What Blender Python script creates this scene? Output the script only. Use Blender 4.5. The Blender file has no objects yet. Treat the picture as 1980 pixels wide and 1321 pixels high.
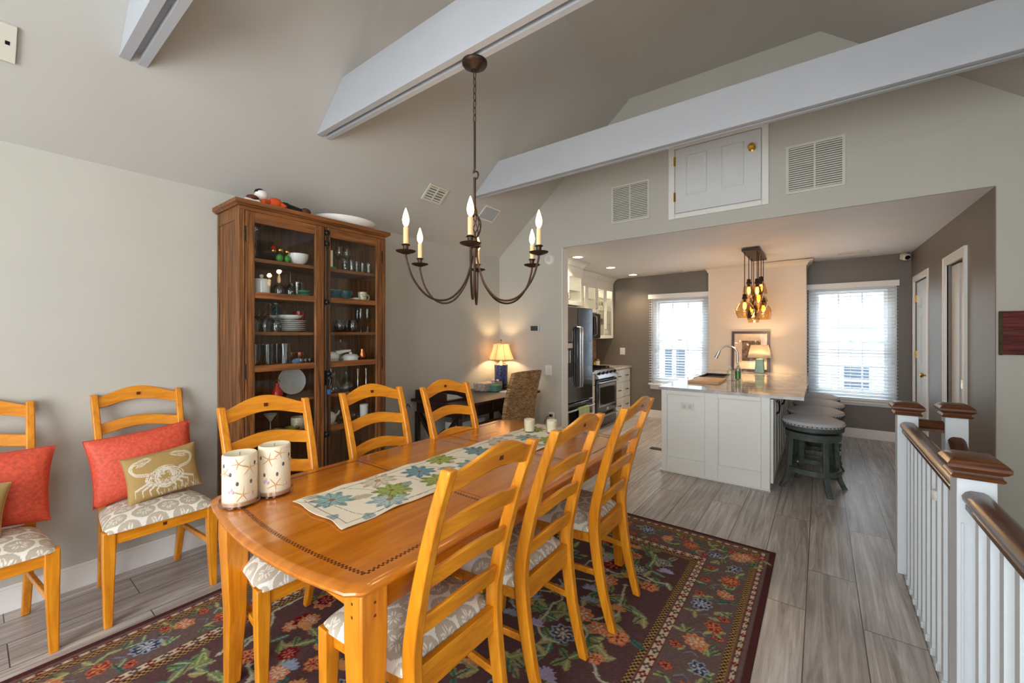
import bpy, math, random
import numpy as np
from mathutils import Vector, Matrix
random.seed(7)
PI = math.pi
SC = bpy.context.scene
COL = SC.collection
def lin(c):
    return tuple(((v/255)/12.92 if v/255 <= .04045 else (((v/255)+.055)/1.055)**2.4) for v in c)

# ---------------------------------------------------------------- camera
cam_d = bpy.data.cameras.new('camera'); cam = bpy.data.objects.new('camera', cam_d); COL.objects.link(cam)
cam_d.sensor_fit = 'HORIZONTAL'; cam_d.sensor_width = 36; cam_d.lens = 793.0/1980*36
cam_d.shift_y = -15.5/1980; cam_d.clip_start = .02; cam_d.clip_end = 200
cam.location = (0, 0, 1.40); cam.rotation_euler = (PI/2, 0, math.atan2(596, 793))
SC.camera = cam
# ---------------------------------------------------------------- world, exposure, daylight
SC.view_settings.view_transform = 'Standard'; SC.view_settings.look = 'None'
SC.view_settings.gamma = 1; SC.view_settings.use_curve_mapping = False
SC.view_settings.exposure = 0.0
W = bpy.data.worlds.new('sky'); SC.world = W; W.use_nodes = True
bg = W.node_tree.nodes['Background']; bg.inputs['Color'].default_value = (.80, .90, 1, 1); bg.inputs['Strength'].default_value = 3.6
def area(name, loc, rot, sx, sy, power, col=(1, 1, 1)):
    l = bpy.data.lights.new(name, 'AREA'); l.shape = 'RECTANGLE'; l.size = sx; l.size_y = sy; l.energy = power; l.color = col
    o = bpy.data.objects.new(name, l); COL.objects.link(o); o.location = loc; o.rotation_euler = rot
    return o
def point(name, loc, power, col, r=.02):
    l = bpy.data.lights.new(name, 'POINT'); l.energy = power; l.color = col; l.shadow_soft_size = r
    o = bpy.data.objects.new(name, l); COL.objects.link(o); o.location = loc
    return o
# daylight entering by the glass doors and windows of the rear wall and the right wall (behind the camera)
area('daylight_rear_doors', (-.8, -2.74, 1.15), (PI/2, 0, 0), 2.3, 2.0, 104, (.94, .965, 1))
area('daylight_rear_gable', (-.75, -2.74, 2.75), (PI/2, 0, 0), 1.8, .7, 34, (.94, .965, 1))
area('daylight_right_window', (1.72, -1.2, 1.55), (PI/2, 0, PI/2), 1.5, 1.3, 38, (.95, .97, 1))
sn_ = bpy.data.lights.new('soft_sky_glare', 'SUN'); sn_.energy = 50; sn_.angle = math.radians(70); sn_.color = (.86, .93, 1)
so_ = bpy.data.objects.new('soft_sky_glare', sn_); COL.objects.link(so_); so_.rotation_euler = Vector((.08, -.84, -.54)).to_track_quat('-Z', 'Y').to_euler()
WARM = (1, .68, .36)

# ---------------------------------------------------------------- materials
def newmat(name):
    m = bpy.data.materials.new(name); m.use_nodes = True
    n = m.node_tree.nodes; l = m.node_tree.links
    return m, n, l, n['Principled BSDF']
def setc(b, k, v):
    b.inputs[k].default_value = v
def plain(name, rgb, rough=.5, metal=0, noise=.06, scale=30, bump=0.0, spec=.5, coat=0):
    m, n, l, b = newmat(name)
    c = lin(rgb)
    setc(b, 'Roughness', rough); setc(b, 'Metallic', metal); setc(b, 'Specular IOR Level', spec); setc(b, 'Coat Weight', coat)
    tc = n.new('ShaderNodeTexCoord'); nz = n.new('ShaderNodeTexNoise'); nz.inputs['Scale'].default_value = scale; nz.inputs['Detail'].default_value = 4
    l.new(tc.outputs['Object'], nz.inputs['Vector'])
    r = n.new('ShaderNodeValToRGB')
    r.color_ramp.elements[0].color = tuple(max(0, v*(1-noise)) for v in c)+(1,); r.color_ramp.elements[0].position = .3
    r.color_ramp.elements[1].color = tuple(min(1, v*(1+noise)) for v in c)+(1,); r.color_ramp.elements[1].position = .7
    l.new(nz.outputs['Fac'], r.inputs['Fac']); l.new(r.outputs['Color'], b.inputs['Base Color'])
    if bump:
        bp = n.new('ShaderNodeBump'); bp.inputs['Strength'].default_value = bump; bp.inputs['Distance'].default_value = .002
        l.new(nz.outputs['Fac'], bp.inputs['Height']); l.new(bp.outputs['Normal'], b.inputs['Normal'])
    return m
def wood(name, c1, c2, axis='X', rough=.35, scale=6, stretch=14, coat=0, c3=None, space='Object'):
    m, n, l, b = newmat(name)
    tc = n.new('ShaderNodeTexCoord'); mp = n.new('ShaderNodeMapping')
    s = [scale*stretch]*3; s['XYZ'.index(axis)] = scale
    mp.inputs['Scale'].default_value = s
    nz = n.new('ShaderNodeTexNoise'); nz.inputs['Scale'].default_value = 1; nz.inputs['Detail'].default_value = 6; nz.inputs['Distortion'].default_value = .6
    l.new(tc.outputs[space], mp.inputs['Vector']); l.new(mp.outputs['Vector'], nz.inputs['Vector'])
    r = n.new('ShaderNodeValToRGB'); e = r.color_ramp.elements
    e[0].position = .32; e[0].color = lin(c1)+(1,); e[1].position = .68; e[1].color = lin(c2)+(1,)
    if c3:
        x = e.new(.5); x.color = lin(c3)+(1,)
    l.new(nz.outputs['Fac'], r.inputs['Fac']); l.new(r.outputs['Color'], b.inputs['Base Color'])
    setc(b, 'Roughness', rough); setc(b, 'Coat Weight', coat); setc(b, 'Coat Roughness', .15)
    return m
def attr(name, rough=.9, bump=.3, bscale=400, sheen=0, spec=.2):
    m, n, l, b = newmat(name)
    a = n.new('ShaderNodeAttribute'); a.attribute_name = 'pattern'
    tc = n.new('ShaderNodeTexCoord'); nz = n.new('ShaderNodeTexNoise'); nz.inputs['Scale'].default_value = bscale; nz.inputs['Detail'].default_value = 2
    l.new(tc.outputs['Object'], nz.inputs['Vector'])
    mx = n.new('ShaderNodeMix'); mx.data_type = 'RGBA'; mx.blend_type = 'MULTIPLY'; mx.inputs['Factor'].default_value = .35
    l.new(a.outputs['Color'], mx.inputs['A']); 
    rr = n.new('ShaderNodeValToRGB'); rr.color_ramp.elements[0].color = (.78, .78, .78, 1); rr.color_ramp.elements[0].position = .3; rr.color_ramp.elements[1].color = (1, 1, 1, 1); rr.color_ramp.elements[1].position = .6
    l.new(nz.outputs['Fac'], rr.inputs['Fac']); l.new(rr.outputs['Color'], mx.inputs['B'])
    l.new(mx.outputs['Result'], b.inputs['Base Color'])
    bp = n.new('ShaderNodeBump'); bp.inputs['Strength'].default_value = bump; bp.inputs['Distance'].default_value = .002
    l.new(nz.outputs['Fac'], bp.inputs['Height']); l.new(bp.outputs['Normal'], b.inputs['Normal'])
    setc(b, 'Roughness', rough); setc(b, 'Specular IOR Level', spec)
    return m
def emit(name, rgb, strength):
    m, n, l, b = newmat(name)
    setc(b, 'Base Color', lin(rgb)+(1,)); setc(b, 'Emission Color', lin(rgb)+(1,)); setc(b, 'Emission Strength', strength)
    return m
def glassy(name, rgb=(255, 255, 255), refl=.5, rough=.02, ior=1.45, tint=1.0):
    # thin clear glass: tinted see-through mixed with a fresnel mirror
    m, n, l, b = newmat(name); n.remove(b)
    out = n['Material Output']; t = n.new('ShaderNodeBsdfTransparent'); t.inputs['Color'].default_value = tuple(tint*v for v in lin(rgb))+(1,)
    g = n.new('ShaderNodeBsdfGlossy'); g.inputs['Roughness'].default_value = rough
    lw = n.new('ShaderNodeLayerWeight'); lw.inputs['Blend'].default_value = .5
    pw = n.new('ShaderNodeMath'); pw.operation = 'POWER'; pw.inputs[1].default_value = 3.2
    mu = n.new('ShaderNodeMath'); mu.operation = 'MULTIPLY_ADD'; mu.inputs[1].default_value = .45*refl; mu.inputs[2].default_value = .035*refl; mu.use_clamp = True
    mx = n.new('ShaderNodeMixShader')
    l.new(lw.outputs['Facing'], pw.inputs[0]); l.new(pw.outputs['Value'], mu.inputs[0]); l.new(mu.outputs['Value'], mx.inputs['Fac'])
    l.new(t.outputs['BSDF'], mx.inputs[1]); l.new(g.outputs['BSDF'], mx.inputs[2]); l.new(mx.outputs['Shader'], out.inputs['Surface'])
    return m
def shade_mat(name, rgb, glow, trans=.65):
    # lit lampshade cloth: lets the bulb's own light through
    m, n, l, b = newmat(name); out = n['Material Output']
    setc(b, 'Base Color', lin(rgb)+(1,)); setc(b, 'Roughness', .9)
    tr = n.new('ShaderNodeBsdfTranslucent'); tr.inputs['Color'].default_value = lin(rgb)+(1,)
    mx = n.new('ShaderNodeMixShader'); mx.inputs['Fac'].default_value = trans
    l.new(b.outputs['BSDF'], mx.inputs[1]); l.new(tr.outputs['BSDF'], mx.inputs[2]); l.new(mx.outputs['Shader'], out.inputs['Surface'])
    return m

def floor_mat():
    m, n, l, b = newmat('grey_plank')
    tc = n.new('ShaderNodeTexCoord'); mp = n.new('ShaderNodeMapping')
    # swap so that rows of the brick texture run along world Y
    mp.inputs['Rotation'].default_value = (0, 0, PI/2); 
    br = n.new('ShaderNodeTexBrick'); br.offset = .37; br.squash = 1
    br.inputs['Scale'].default_value = 1; br.inputs['Brick Width'].default_value = 1.22; br.inputs['Row Height'].default_value = .221
    br.inputs['Mortar Size'].default_value = .0022; br.inputs['Mortar Smooth'].default_value = .1; br.inputs['Bias'].default_value = 0
    br.inputs['Color1'].default_value = (0, 0, 0, 1); br.inputs['Color2'].default_value = (1, 1, 1, 1); br.inputs['Mortar'].default_value = (.5, .5, .5, 1)
    l.new(tc.outputs['Object'], mp.inputs['Vector'])
    off = n.new('ShaderNodeVectorMath'); off.operation = 'ADD'; off.inputs[1].default_value = (.3, -.277+.221*30, 0)
    l.new(mp.outputs['Vector'], off.inputs[0]); l.new(off.outputs['Vector'], br.inputs['Vector'])
    # grain
    mg = n.new('ShaderNodeMapping'); mg.inputs['Scale'].default_value = (26, 1.3, 1)
    l.new(tc.outputs['Object'], mg.inputs['Vector'])
    addv = n.new('ShaderNodeVectorMath'); addv.operation = 'MULTIPLY_ADD'; addv.inputs[1].default_value = (7, 31, 5)
    l.new(br.outputs['Color'], addv.inputs[0]); l.new(mg.outputs['Vector'], addv.inputs[2])
    g1 = n.new('ShaderNodeTexNoise'); g1.inputs['Scale'].default_value = 1.0; g1.inputs['Detail'].default_value = 9; g1.inputs['Roughness'].default_value = .65; g1.inputs['Distortion'].default_value = 1.2
    l.new(addv.outputs['Vector'], g1.inputs['Vector'])
    r1 = n.new('ShaderNodeValToRGB'); e = r1.color_ramp.elements
    e[0].position = .30; e[0].color = lin((142, 131, 124))+(1,); e[1].position = .66; e[1].color = lin((214, 210, 206))+(1,)
    x = e.new(.48); x.color = lin((182, 173, 166))+(1,)
    l.new(g1.outputs['Fac'], r1.inputs['Fac'])
    g2 = n.new('ShaderNodeTexNoise'); g2.inputs['Scale'].default_value = 2.2; g2.inputs['Detail'].default_value = 3
    l.new(tc.outputs['Object'], g2.inputs['Vector'])
    mr = n.new('ShaderNodeMapRange'); mr.inputs['From Min'].default_value = .3; mr.inputs['From Max'].default_value = .7; mr.inputs['To Min'].default_value = .80; mr.inputs['To Max'].default_value = 1.08
    l.new(g2.outputs['Fac'], mr.inputs['Value'])
    mr2 = n.new('ShaderNodeMapRange'); mr2.inputs['To Min'].default_value = .86; mr2.inputs['To Max'].default_value = 1.08
    sx = n.new('ShaderNodeSeparateColor'); l.new(br.outputs['Color'], sx.inputs['Color']); l.new(sx.outputs['Red'], mr2.inputs['Value'])
    mm = n.new('ShaderNodeMath'); mm.operation = 'MULTIPLY'; l.new(mr.outputs['Result'], mm.inputs[0]); l.new(mr2.outputs['Result'], mm.inputs[1])
    vm = n.new('ShaderNodeVectorMath'); vm.operation = 'SCALE'; l.new(r1.outputs['Color'], vm.inputs[0]); l.new(mm.outputs['Value'], vm.inputs['Scale'])
    mx = n.new('ShaderNodeMix'); mx.data_type = 'RGBA'; mx.inputs['B'].default_value = lin((78, 72, 68))+(1,)
    l.new(br.outputs['Fac'], mx.inputs['Factor']); l.new(vm.outputs['Vector'], mx.inputs['A'])
    l.new(mx.outputs['Result'], b.inputs['Base Color'])
    bp = n.new('ShaderNodeBump'); bp.inputs['Strength'].default_value = .25; bp.inputs['Distance'].default_value = .002
    l.new(g1.outputs['Fac'], bp.inputs['Height']); l.new(bp.outputs['Normal'], b.inputs['Normal'])
    setc(b, 'Roughness', .33); setc(b, 'Specular IOR Level', .5)
    return m
def tile_mat():
    m, n, l, b = newmat('mosaic_backsplash')
    tc = n.new('ShaderNodeTexCoord'); mp = n.new('ShaderNodeMapping'); mp.inputs['Rotation'].default_value = (0, PI/2, PI/2)
    sp = n.new('ShaderNodeSeparateXYZ'); cb = n.new('ShaderNodeCombineXYZ')
    l.new(tc.outputs['Object'], sp.inputs['Vector']); l.new(sp.outputs['Y'], cb.inputs['X']); l.new(sp.outputs['Z'], cb.inputs['Y'])
    br = n.new('ShaderNodeTexBrick'); br.inputs['Scale'].default_value = 1; br.inputs['Brick Width'].default_value = .06; br.inputs['Row Height'].default_value = .022; br.inputs['Mortar Size'].default_value = .002
    br.inputs['Color1'].default_value = lin((205, 165, 130))+(1,); br.inputs['Color2'].default_value = lin((150, 105, 85))+(1,); br.inputs['Mortar'].default_value = lin((190, 175, 160))+(1,)
    l.new(cb.outputs['Vector'], br.inputs['Vector']); l.new(br.outputs['Color'], b.inputs['Base Color']); setc(b, 'Roughness', .2)
    return m
def siding_mat():
    m, n, l, b = newmat('lap_siding')
    tc = n.new('ShaderNodeTexCoord'); w = n.new('ShaderNodeTexWave'); w.bands_direction = 'Z'; w.wave_profile = 'SAW'; w.inputs['Scale'].default_value = 1.25; w.inputs['Distortion'].default_value = 0
    l.new(tc.outputs['Object'], w.inputs['Vector'])
    r = n.new('ShaderNodeValToRGB'); r.color_ramp.elements[0].color = lin((236, 236, 236))+(1,); r.color_ramp.elements[1].color = lin((190, 195, 202))+(1,); r.color_ramp.elements[0].position = .82; r.color_ramp.elements[1].position = .97
    l.new(w.outputs['Fac'], r.inputs['Fac']); l.new(r.outputs['Color'], b.inputs['Base Color']); setc(b, 'Roughness', .7)
    return m
def quartz_mat():
    m, n, l, b = newmat('pale_quartz')
    tc = n.new('ShaderNodeTexCoord'); nz = n.new('ShaderNodeTexNoise'); nz.inputs['Scale'].default_value = 9; nz.inputs['Detail'].default_value = 8
    l.new(tc.outputs['Object'], nz.inputs['Vector']); r = n.new('ShaderNodeValToRGB')
    r.color_ramp.elements[0].position = .35; r.color_ramp.elements[0].color = lin((176, 174, 174))+(1,); r.color_ramp.elements[1].position = .62; r.color_ramp.elements[1].color = lin((214, 211, 208))+(1,)
    l.new(nz.outputs['Fac'], r.inputs['Fac']); l.new(r.outputs['Color'], b.inputs['Base Color']); setc(b, 'Roughness', .06); setc(b, 'Specular IOR Level', .6)
    return m
def rattan_mat():
    m, n, l, b = newmat('woven_rattan')
    tc = n.new('ShaderNodeTexCoord'); br = n.new('ShaderNodeTexBrick'); sp = n.new('ShaderNodeSeparateXYZ'); cb = n.new('ShaderNodeCombineXYZ')
    l.new(tc.outputs['Object'], sp.inputs['Vector']); l.new(sp.outputs['Y'], cb.inputs['X']); l.new(sp.outputs['Z'], cb.inputs['Y'])
    br.inputs['Scale'].default_value = 1; br.inputs['Brick Width'].default_value = .034; br.inputs['Row Height'].default_value = .0125; br.inputs['Mortar Size'].default_value = .0022; br.inputs['Mortar Smooth'].default_value = 1
    br.inputs['Color1'].default_value = lin((205, 165, 112))+(1,); br.inputs['Color2'].default_value = lin((150, 108, 66))+(1,); br.inputs['Mortar'].default_value = lin((62, 38, 22))+(1,)
    nz = n.new('ShaderNodeTexNoise'); nz.inputs['Scale'].default_value = 60; l.new(tc.outputs['Object'], nz.inputs['Vector'])
    ad = n.new('ShaderNodeVectorMath'); ad.operation = 'MULTIPLY_ADD'; ad.inputs[1].default_value = (.02, .02, 0); l.new(nz.outputs['Color'], ad.inputs[0]); l.new(cb.outputs['Vector'], ad.inputs[2])
    l.new(ad.outputs['Vector'], br.inputs['Vector']); l.new(br.outputs['Color'], b.inputs['Base Color'])
    bp = n.new('ShaderNodeBump'); bp.inputs['Strength'].default_value = .8; bp.inputs['Distance'].default_value = .004; bp.invert = True
    l.new(br.outputs['Fac'], bp.inputs['Height']); l.new(bp.outputs['Normal'], b.inputs['Normal']); setc(b, 'Roughness', .8)
    return m

M = dict(
 wall=plain('wall_paint', (190, 187, 177), .85, noise=.02, scale=3),
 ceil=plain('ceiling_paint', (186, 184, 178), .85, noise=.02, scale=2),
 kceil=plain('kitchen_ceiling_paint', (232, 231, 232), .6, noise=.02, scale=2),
 taupe=plain('taupe_paint', (118, 110, 101), .45, noise=.03, scale=3),
 cream=plain('chimney_paint', (226, 212, 196), .6, noise=.02, scale=3),
 beam=plain('beam_paint', (180, 184, 190), .55, noise=.02, scale=4),
 trim=plain('white_trim', (232, 230, 226), .4, noise=.01),
 white=plain('white_lacquer', (238, 238, 232), .35, noise=.01),
 railwhite=plain('rail_white', (208, 215, 219), .4, noise=.01),
 doorw=plain('door_white', (214, 216, 216), .4, noise=.01),
 floor=floor_mat(),
 honey=wood('honey_wood', (200, 118, 14), (232, 152, 32), 'Z', .32, 5, 9, coat=.3),
 honeyx=wood('honey_wood_cross', (204, 120, 14), (234, 154, 32), 'X', .32, 5, 9, coat=.3),
 tabletop=wood('table_wood', (188, 104, 16), (214, 128, 26), 'Y', .16, 3, 9, coat=.6),
 tableleg=wood('table_leg_wood', (198, 114, 14), (228, 146, 30), 'Z', .3, 5, 9, coat=.3),
 inlay=plain('dark_inlay', (92, 42, 16), .3),
 pine=wood('aged_pine', (66, 38, 14), (148, 94, 44), 'Z', .5, 3, 22, c3=(112, 68, 30)),
 piney=wood('aged_pine_cross', (92, 54, 24), (148, 92, 44), 'Y', .5, 3, 16, c3=(122, 74, 34)),
 pinedk=wood('pine_back', (84, 54, 32), (128, 88, 54), 'Z', .7, 3, 16),
 espresso=wood('espresso_wood', (30, 16, 12), (52, 30, 22), 'Y', .3, 4, 12),
 rail=wood('oak_rail_stain', (54, 28, 16), (94, 54, 28), 'Y', .3, 6, 18, coat=.15),
 railx=wood('oak_cap_stain', (60, 32, 18), (108, 62, 30), 'X', .35, 6, 18, coat=.1),
 iron=plain('bronze_iron', (66, 50, 40), .45, .7, noise=.2, scale=60),
 blk=plain('black_iron', (26, 24, 24), .4, .5),
 blackss=plain('black_stainless', (98, 102, 110), .09, .9, noise=.03),
 steel=plain('brushed_steel', (190, 190, 192), .25, .95, noise=.03),
 darkglass=plain('dark_oven_glass', (14, 12, 14), .06),
 brass=plain('brass', (206, 160, 70), .22, .95),
 quartz=quartz_mat(), tile=tile_mat(), siding=siding_mat(), rattan=rattan_mat(),
 cushion=attr('sand_dollar_cloth', .9, .2, 500),
 rug=attr('rug_wool', .95, .6, 260, spec=.1),
 runner=attr('runner_cloth', .9, .3, 500),
 crab=attr('crab_cloth', .9, .4, 350),
 coral=plain('coral_brocade', (216, 84, 58), .6, noise=.22, scale=70, bump=.6),
 piping=plain('rust_piping', (186, 64, 44), .8),
 tanpipe=plain('tan_piping', (168, 138, 86), .9),
 wax=plain('ivory_wax', (240, 228, 200), .45, noise=.03, scale=20),
 candle=plain('candle_sleeve_cream', (238, 200, 150), .6),
 ceramic=plain('white_ceramic', (232, 230, 224), .15, noise=.01),
 bluewhite=plain('blue_white_porcelain', (70, 78, 120), .15, noise=.9, scale=70),
 teal=plain('teal_glaze', (30, 92, 98), .15, noise=.2),
 green=plain('green_glaze', (70, 112, 84), .2, noise=.2),
 grass=plain('bright_green', (60, 140, 50), .4, noise=.2),
 red=plain('red_glaze', (176, 24, 16), .15),
 copper=plain('copper', (196, 110, 66), .2, .95),
 blue=plain('blue_cloth', (92, 122, 158), .8, noise=.3, scale=60),
 mint=plain('sea_green_glaze', (92, 140, 122), .2, noise=.1),
 stoolwood=plain('charcoal_green_wood', (74, 82, 76), .45, noise=.25, scale=25),
 linen=plain('grey_linen', (188, 189, 192), .9, noise=.08, scale=200, bump=.3),
 nail=plain('dark_nailheads', (40, 38, 40), .3, .8),
 board=wood('maple_board', (196, 150, 104), (222, 180, 132), 'X', .5),
 cabin=plain('cabinet_interior_maple', (240, 220, 176), .5),
 cordm=plain('black_cord', (18, 18, 18), .6),
 grille=plain('grille_dark', (96, 98, 98), .7),
 vent=plain('vent_cream', (206, 204, 190), .5, noise=.01),
 plastic=plain('white_plastic', (228, 226, 218), .35, noise=.01),
 lcd=plain('grey_screen', (66, 74, 72), .25),
 barn=wood('red_barn_wood', (60, 22, 20), (120, 48, 40), 'X', .8, 8, 10),
 bark=plain('bark_edge', (70, 64, 34), .9, noise=.4, scale=60),
 glass=glassy('clear_glass', (253, 255, 255), .9),
 glassware=glassy('glassware', (252, 253, 252), 2.0),
 greenglass=glassy('green_glassware', (214, 236, 220), 2.0),
 amber=glassy('smoky_amber_glass', (252, 240, 220), 1.5),
 picglass=glassy('picture_glass', (254, 254, 254), .3),
 dishglass=glassy('candle_dish_glass', (246, 236, 230), 2.4),
 pane=glassy('hutch_pane', (250, 252, 252), 1.1),
 bulb=emit('candle_bulb_glow', (255, 206, 140), 7),
 edison=emit('filament_glow', (255, 182, 84), 9),
 can=emit('recessed_lamp_glow', (255, 236, 205), 8),
 bellshade=shade_mat('pleated_shade', (248, 230, 204), 0),
 drumshade=shade_mat('linen_shade', (250, 240, 226), 0),
 slat=shade_mat('blind_slats', (232, 238, 244), 0, .35),
 slate=plain('shutter_grey', (96, 110, 128), .7),
 roofm=plain('roof_shingle', (120, 124, 130), .9, noise=.2),
 paper=plain('paper', (226, 222, 216), .8),
 floral=plain('floral_paper', (176, 160, 150), .8, noise=.5, scale=60),
 towel=plain('striped_towel', (176, 196, 142), .9, noise=.15, scale=90, bump=.5),
 leather=plain('brown_leather', (84, 40, 20), .6, noise=.3),
 orange=plain('orange_cloth', (210, 78, 26), .8),
 navy=plain('black_plush', (22, 22, 28), .9),
 plush=plain('white_plush', (232, 228, 222), .9, bump=.4),
 starfish=plain('starfish_tan', (208, 166, 118), .7),
 shellm=plain('grey_shell', (92, 90, 92), .5, noise=.3),
 pinkshell=plain('lilac_shell', (206, 176, 196), .5, noise=.2),
 wax2=plain('votive_wax', (250, 236, 205), .5),
 art=plain('print_ink', (128, 104, 84), .8, noise=.7, scale=18),
 matb=plain('picture_mat', (228, 204, 180), .8),
 darkframe=plain('dark_picture_frame', (58, 26, 18), .35),
 concrete=plain('ground_grey', (150, 150, 145), .9),
)
# ---------------------------------------------------------------- mesh helpers
class MB:
    def __init__(s): s.v = []; s.f = []
    def add(s, vs, fs):
        o = len(s.v); s.v += [tuple(v) for v in vs]; s.f += [tuple(i+o for i in f) for f in fs]; return s
    def box(s, x0, x1, y0, y1, z0, z1):
        e = (len(s.v)//8 % 11)*3e-5       # hair's breadth so that joined blocks never share a face
        x0, x1 = min(x0, x1)+e, max(x0, x1)-e; y0, y1 = min(y0, y1)+e, max(y0, y1)-e; z0, z1 = min(z0, z1)+e, max(z0, z1)-e
        return s.add([(x0, y0, z0), (x1, y0, z0), (x1, y1, z0), (x0, y1, z0), (x0, y0, z1), (x1, y0, z1), (x1, y1, z1), (x0, y1, z1)],
                     [(0, 3, 2, 1), (4, 5, 6, 7), (0, 1, 5, 4), (1, 2, 6, 5), (2, 3, 7, 6), (3, 0, 4, 7)])
    def loft(s, rings, cap=True, closed=False):
        n = len(rings[0]); vs = [p for r in rings for p in r]; fs = []
        m = len(rings)
        for i in range(m if closed else m-1):
            for j in range(n):
                a = i*n+j; b = i*n+(j+1) % n; i2 = (i+1) % m
                fs.append((a, b, i2*n+(j+1) % n, i2*n+j))
        if cap and not closed:
            fs.append(tuple(range(n-1, -1, -1))); fs.append(tuple((m-1)*n+j for j in range(n)))
        return s.add(vs, fs)
    def lathe(s, prof, c=(0, 0, 0), n=20, sx=1, sy=1):
        rings = [[(c[0]+r*math.cos(2*PI*j/n)*sx, c[1]+r*math.sin(2*PI*j/n)*sy, c[2]+z) for j in range(n)] for r, z in prof]
        return s.loft(rings)
    def tube(s, pts, r, n=8, closed=False):
        pts = [Vector(p) for p in pts]; rings = []; m = len(pts)
        up = Vector((0, 0, 1))
        t0 = (pts[1]-pts[0]).normalized()
        nrm = t0.cross(up) if abs(t0.z) < .95 else t0.cross(Vector((1, 0, 0)))
        nrm.normalize()
        for i, p in enumerate(pts):
            a = pts[i-1] if (i > 0 or closed) else p; b = pts[(i+1) % m] if (i < m-1 or closed) else p
            t = (b-a).normalized(); nrm = (nrm-t*nrm.dot(t)).normalized(); bn = t.cross(nrm)
            rr = r[i] if isinstance(r, (list, tuple)) else r
            rings.append([p+(nrm*math.cos(2*PI*j/n)+bn*math.sin(2*PI*j/n))*rr for j in range(n)])
        return s.loft(rings, closed=closed)
    def prism(s, poly, lo, hi, ax='Z'):
        def P(a, b, h): return {'Z': (a, b, h), 'Y': (a, h, b), 'X': (h, a, b)}[ax]
        return s.loft([[P(a, b, lo) for a, b in poly], [P(a, b, hi) for a, b in poly]])
    def sphere(s, c, r, n=14, m=9, sc=(1, 1, 1)):
        rings = []
        for i in range(m+1):
            t = PI*i/m; q = max(math.sin(t), .001)
            rings.append([(c[0]+r*sc[0]*q*math.cos(2*PI*j/n), c[1]+r*sc[1]*q*math.sin(2*PI*j/n), c[2]-r*sc[2]*math.cos(t)) for j in range(n)])
        return s.loft(rings)
    def xf(s, mat, start=0):
        for i in range(start, len(s.v)): s.v[i] = tuple(mat @ Vector(s.v[i]))
        return s
def bx(x0, x1, y0, y1, z0, z1): return MB().box(x0, x1, y0, y1, z0, z1)
def tag(o, label=None, cat=None, group=None, kind=None):
    if label: o['label'] = label
    if cat: o['category'] = cat
    if group: o['group'] = group
    if kind: o['kind'] = kind
    return o
def wloc(o):
    l = Vector(o.location)
    while o.parent: o = o.parent; l += Vector(o.location)
    return l
def mesh_of(name, mb, m, off=(0, 0, 0)):
    me = bpy.data.meshes.new(name)
    me.from_pydata([(x-off[0], y-off[1], z-off[2]) for x, y, z in mb.v], [], mb.f)
    if isinstance(m, str): m = M[m]
    me.materials.append(m)
    me.polygons.foreach_set('use_smooth', [True]*len(me.polygons))
    me.set_sharp_from_angle(angle=math.radians(38))
    return me
def fixn(me):
    import bmesh
    b = bmesh.new(); b.from_mesh(me); bmesh.ops.recalc_face_normals(b, faces=b.faces); b.to_mesh(me); b.free()
def part(name, mb, m, parent, bev=0, world=True, seg=2, label=None):
    """mesh child; coordinates in mb are world ones when world=True, else local to the parent"""
    me = mesh_of(name, mb, m, wloc(parent) if world else (0, 0, 0)); fixn(me)
    o = bpy.data.objects.new(name, me); COL.objects.link(o); o.parent = parent
    if bev: bevel(o, bev, seg)
    if label: o['label'] = label
    return o
def bevel(o, w, seg=2):
    md = o.modifiers.new('bevel', 'BEVEL'); md.width = w; md.segments = seg; md.limit_method = 'ANGLE'; md.angle_limit = math.radians(40)
def single(name, mb, m, label=None, cat=None, group=None, kind=None, bev=0, seg=2):
    xs = [v[0] for v in mb.v]; ys = [v[1] for v in mb.v]; zs = [v[2] for v in mb.v]
    off = ((min(xs)+max(xs))/2, (min(ys)+max(ys))/2, min(zs))
    me = mesh_of(name, mb, m, off); fixn(me)
    o = bpy.data.objects.new(name, me); COL.objects.link(o); o.location = off
    if bev: bevel(o, bev, seg)
    return tag(o, label, cat, group, kind)
def struct(name, mb, m, bev=0): return single(name, mb, m, kind='structure', bev=bev)
def thing(name, label, cat, loc=(0, 0, 0), rotz=0, group=None):
    o = bpy.data.objects.new(name, None); COL.objects.link(o); o.empty_display_size = .05
    o.location = loc; o.rotation_euler = (0, 0, rotz)
    return tag(o, label, cat, group)
def copy_tree(o, parent=None):
    c = o.copy(); COL.objects.link(c); c.parent = parent
    for ch in o.children:
        if ch.name in COL.objects: copy_tree(ch, c)
    return c
def dup(o, loc, rotz=0, label=None, group=None):
    c = copy_tree(o); c.location = loc; c.rotation_euler = (0, 0, rotz)
    if label: c['label'] = label
    if group: c['group'] = group
    return c
def arc(c, r, a0, a1, n, plane='XZ'):
    out = []
    for i in range(n+1):
        a = a0+(a1-a0)*i/n; u = r*math.cos(a); v = r*math.sin(a)
        out.append({'XZ': (c[0]+u, c[1], c[2]+v), 'XY': (c[0]+u, c[1]+v, c[2]), 'YZ': (c[0], c[1]+u, c[2]+v)}[plane])
    return out

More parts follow.
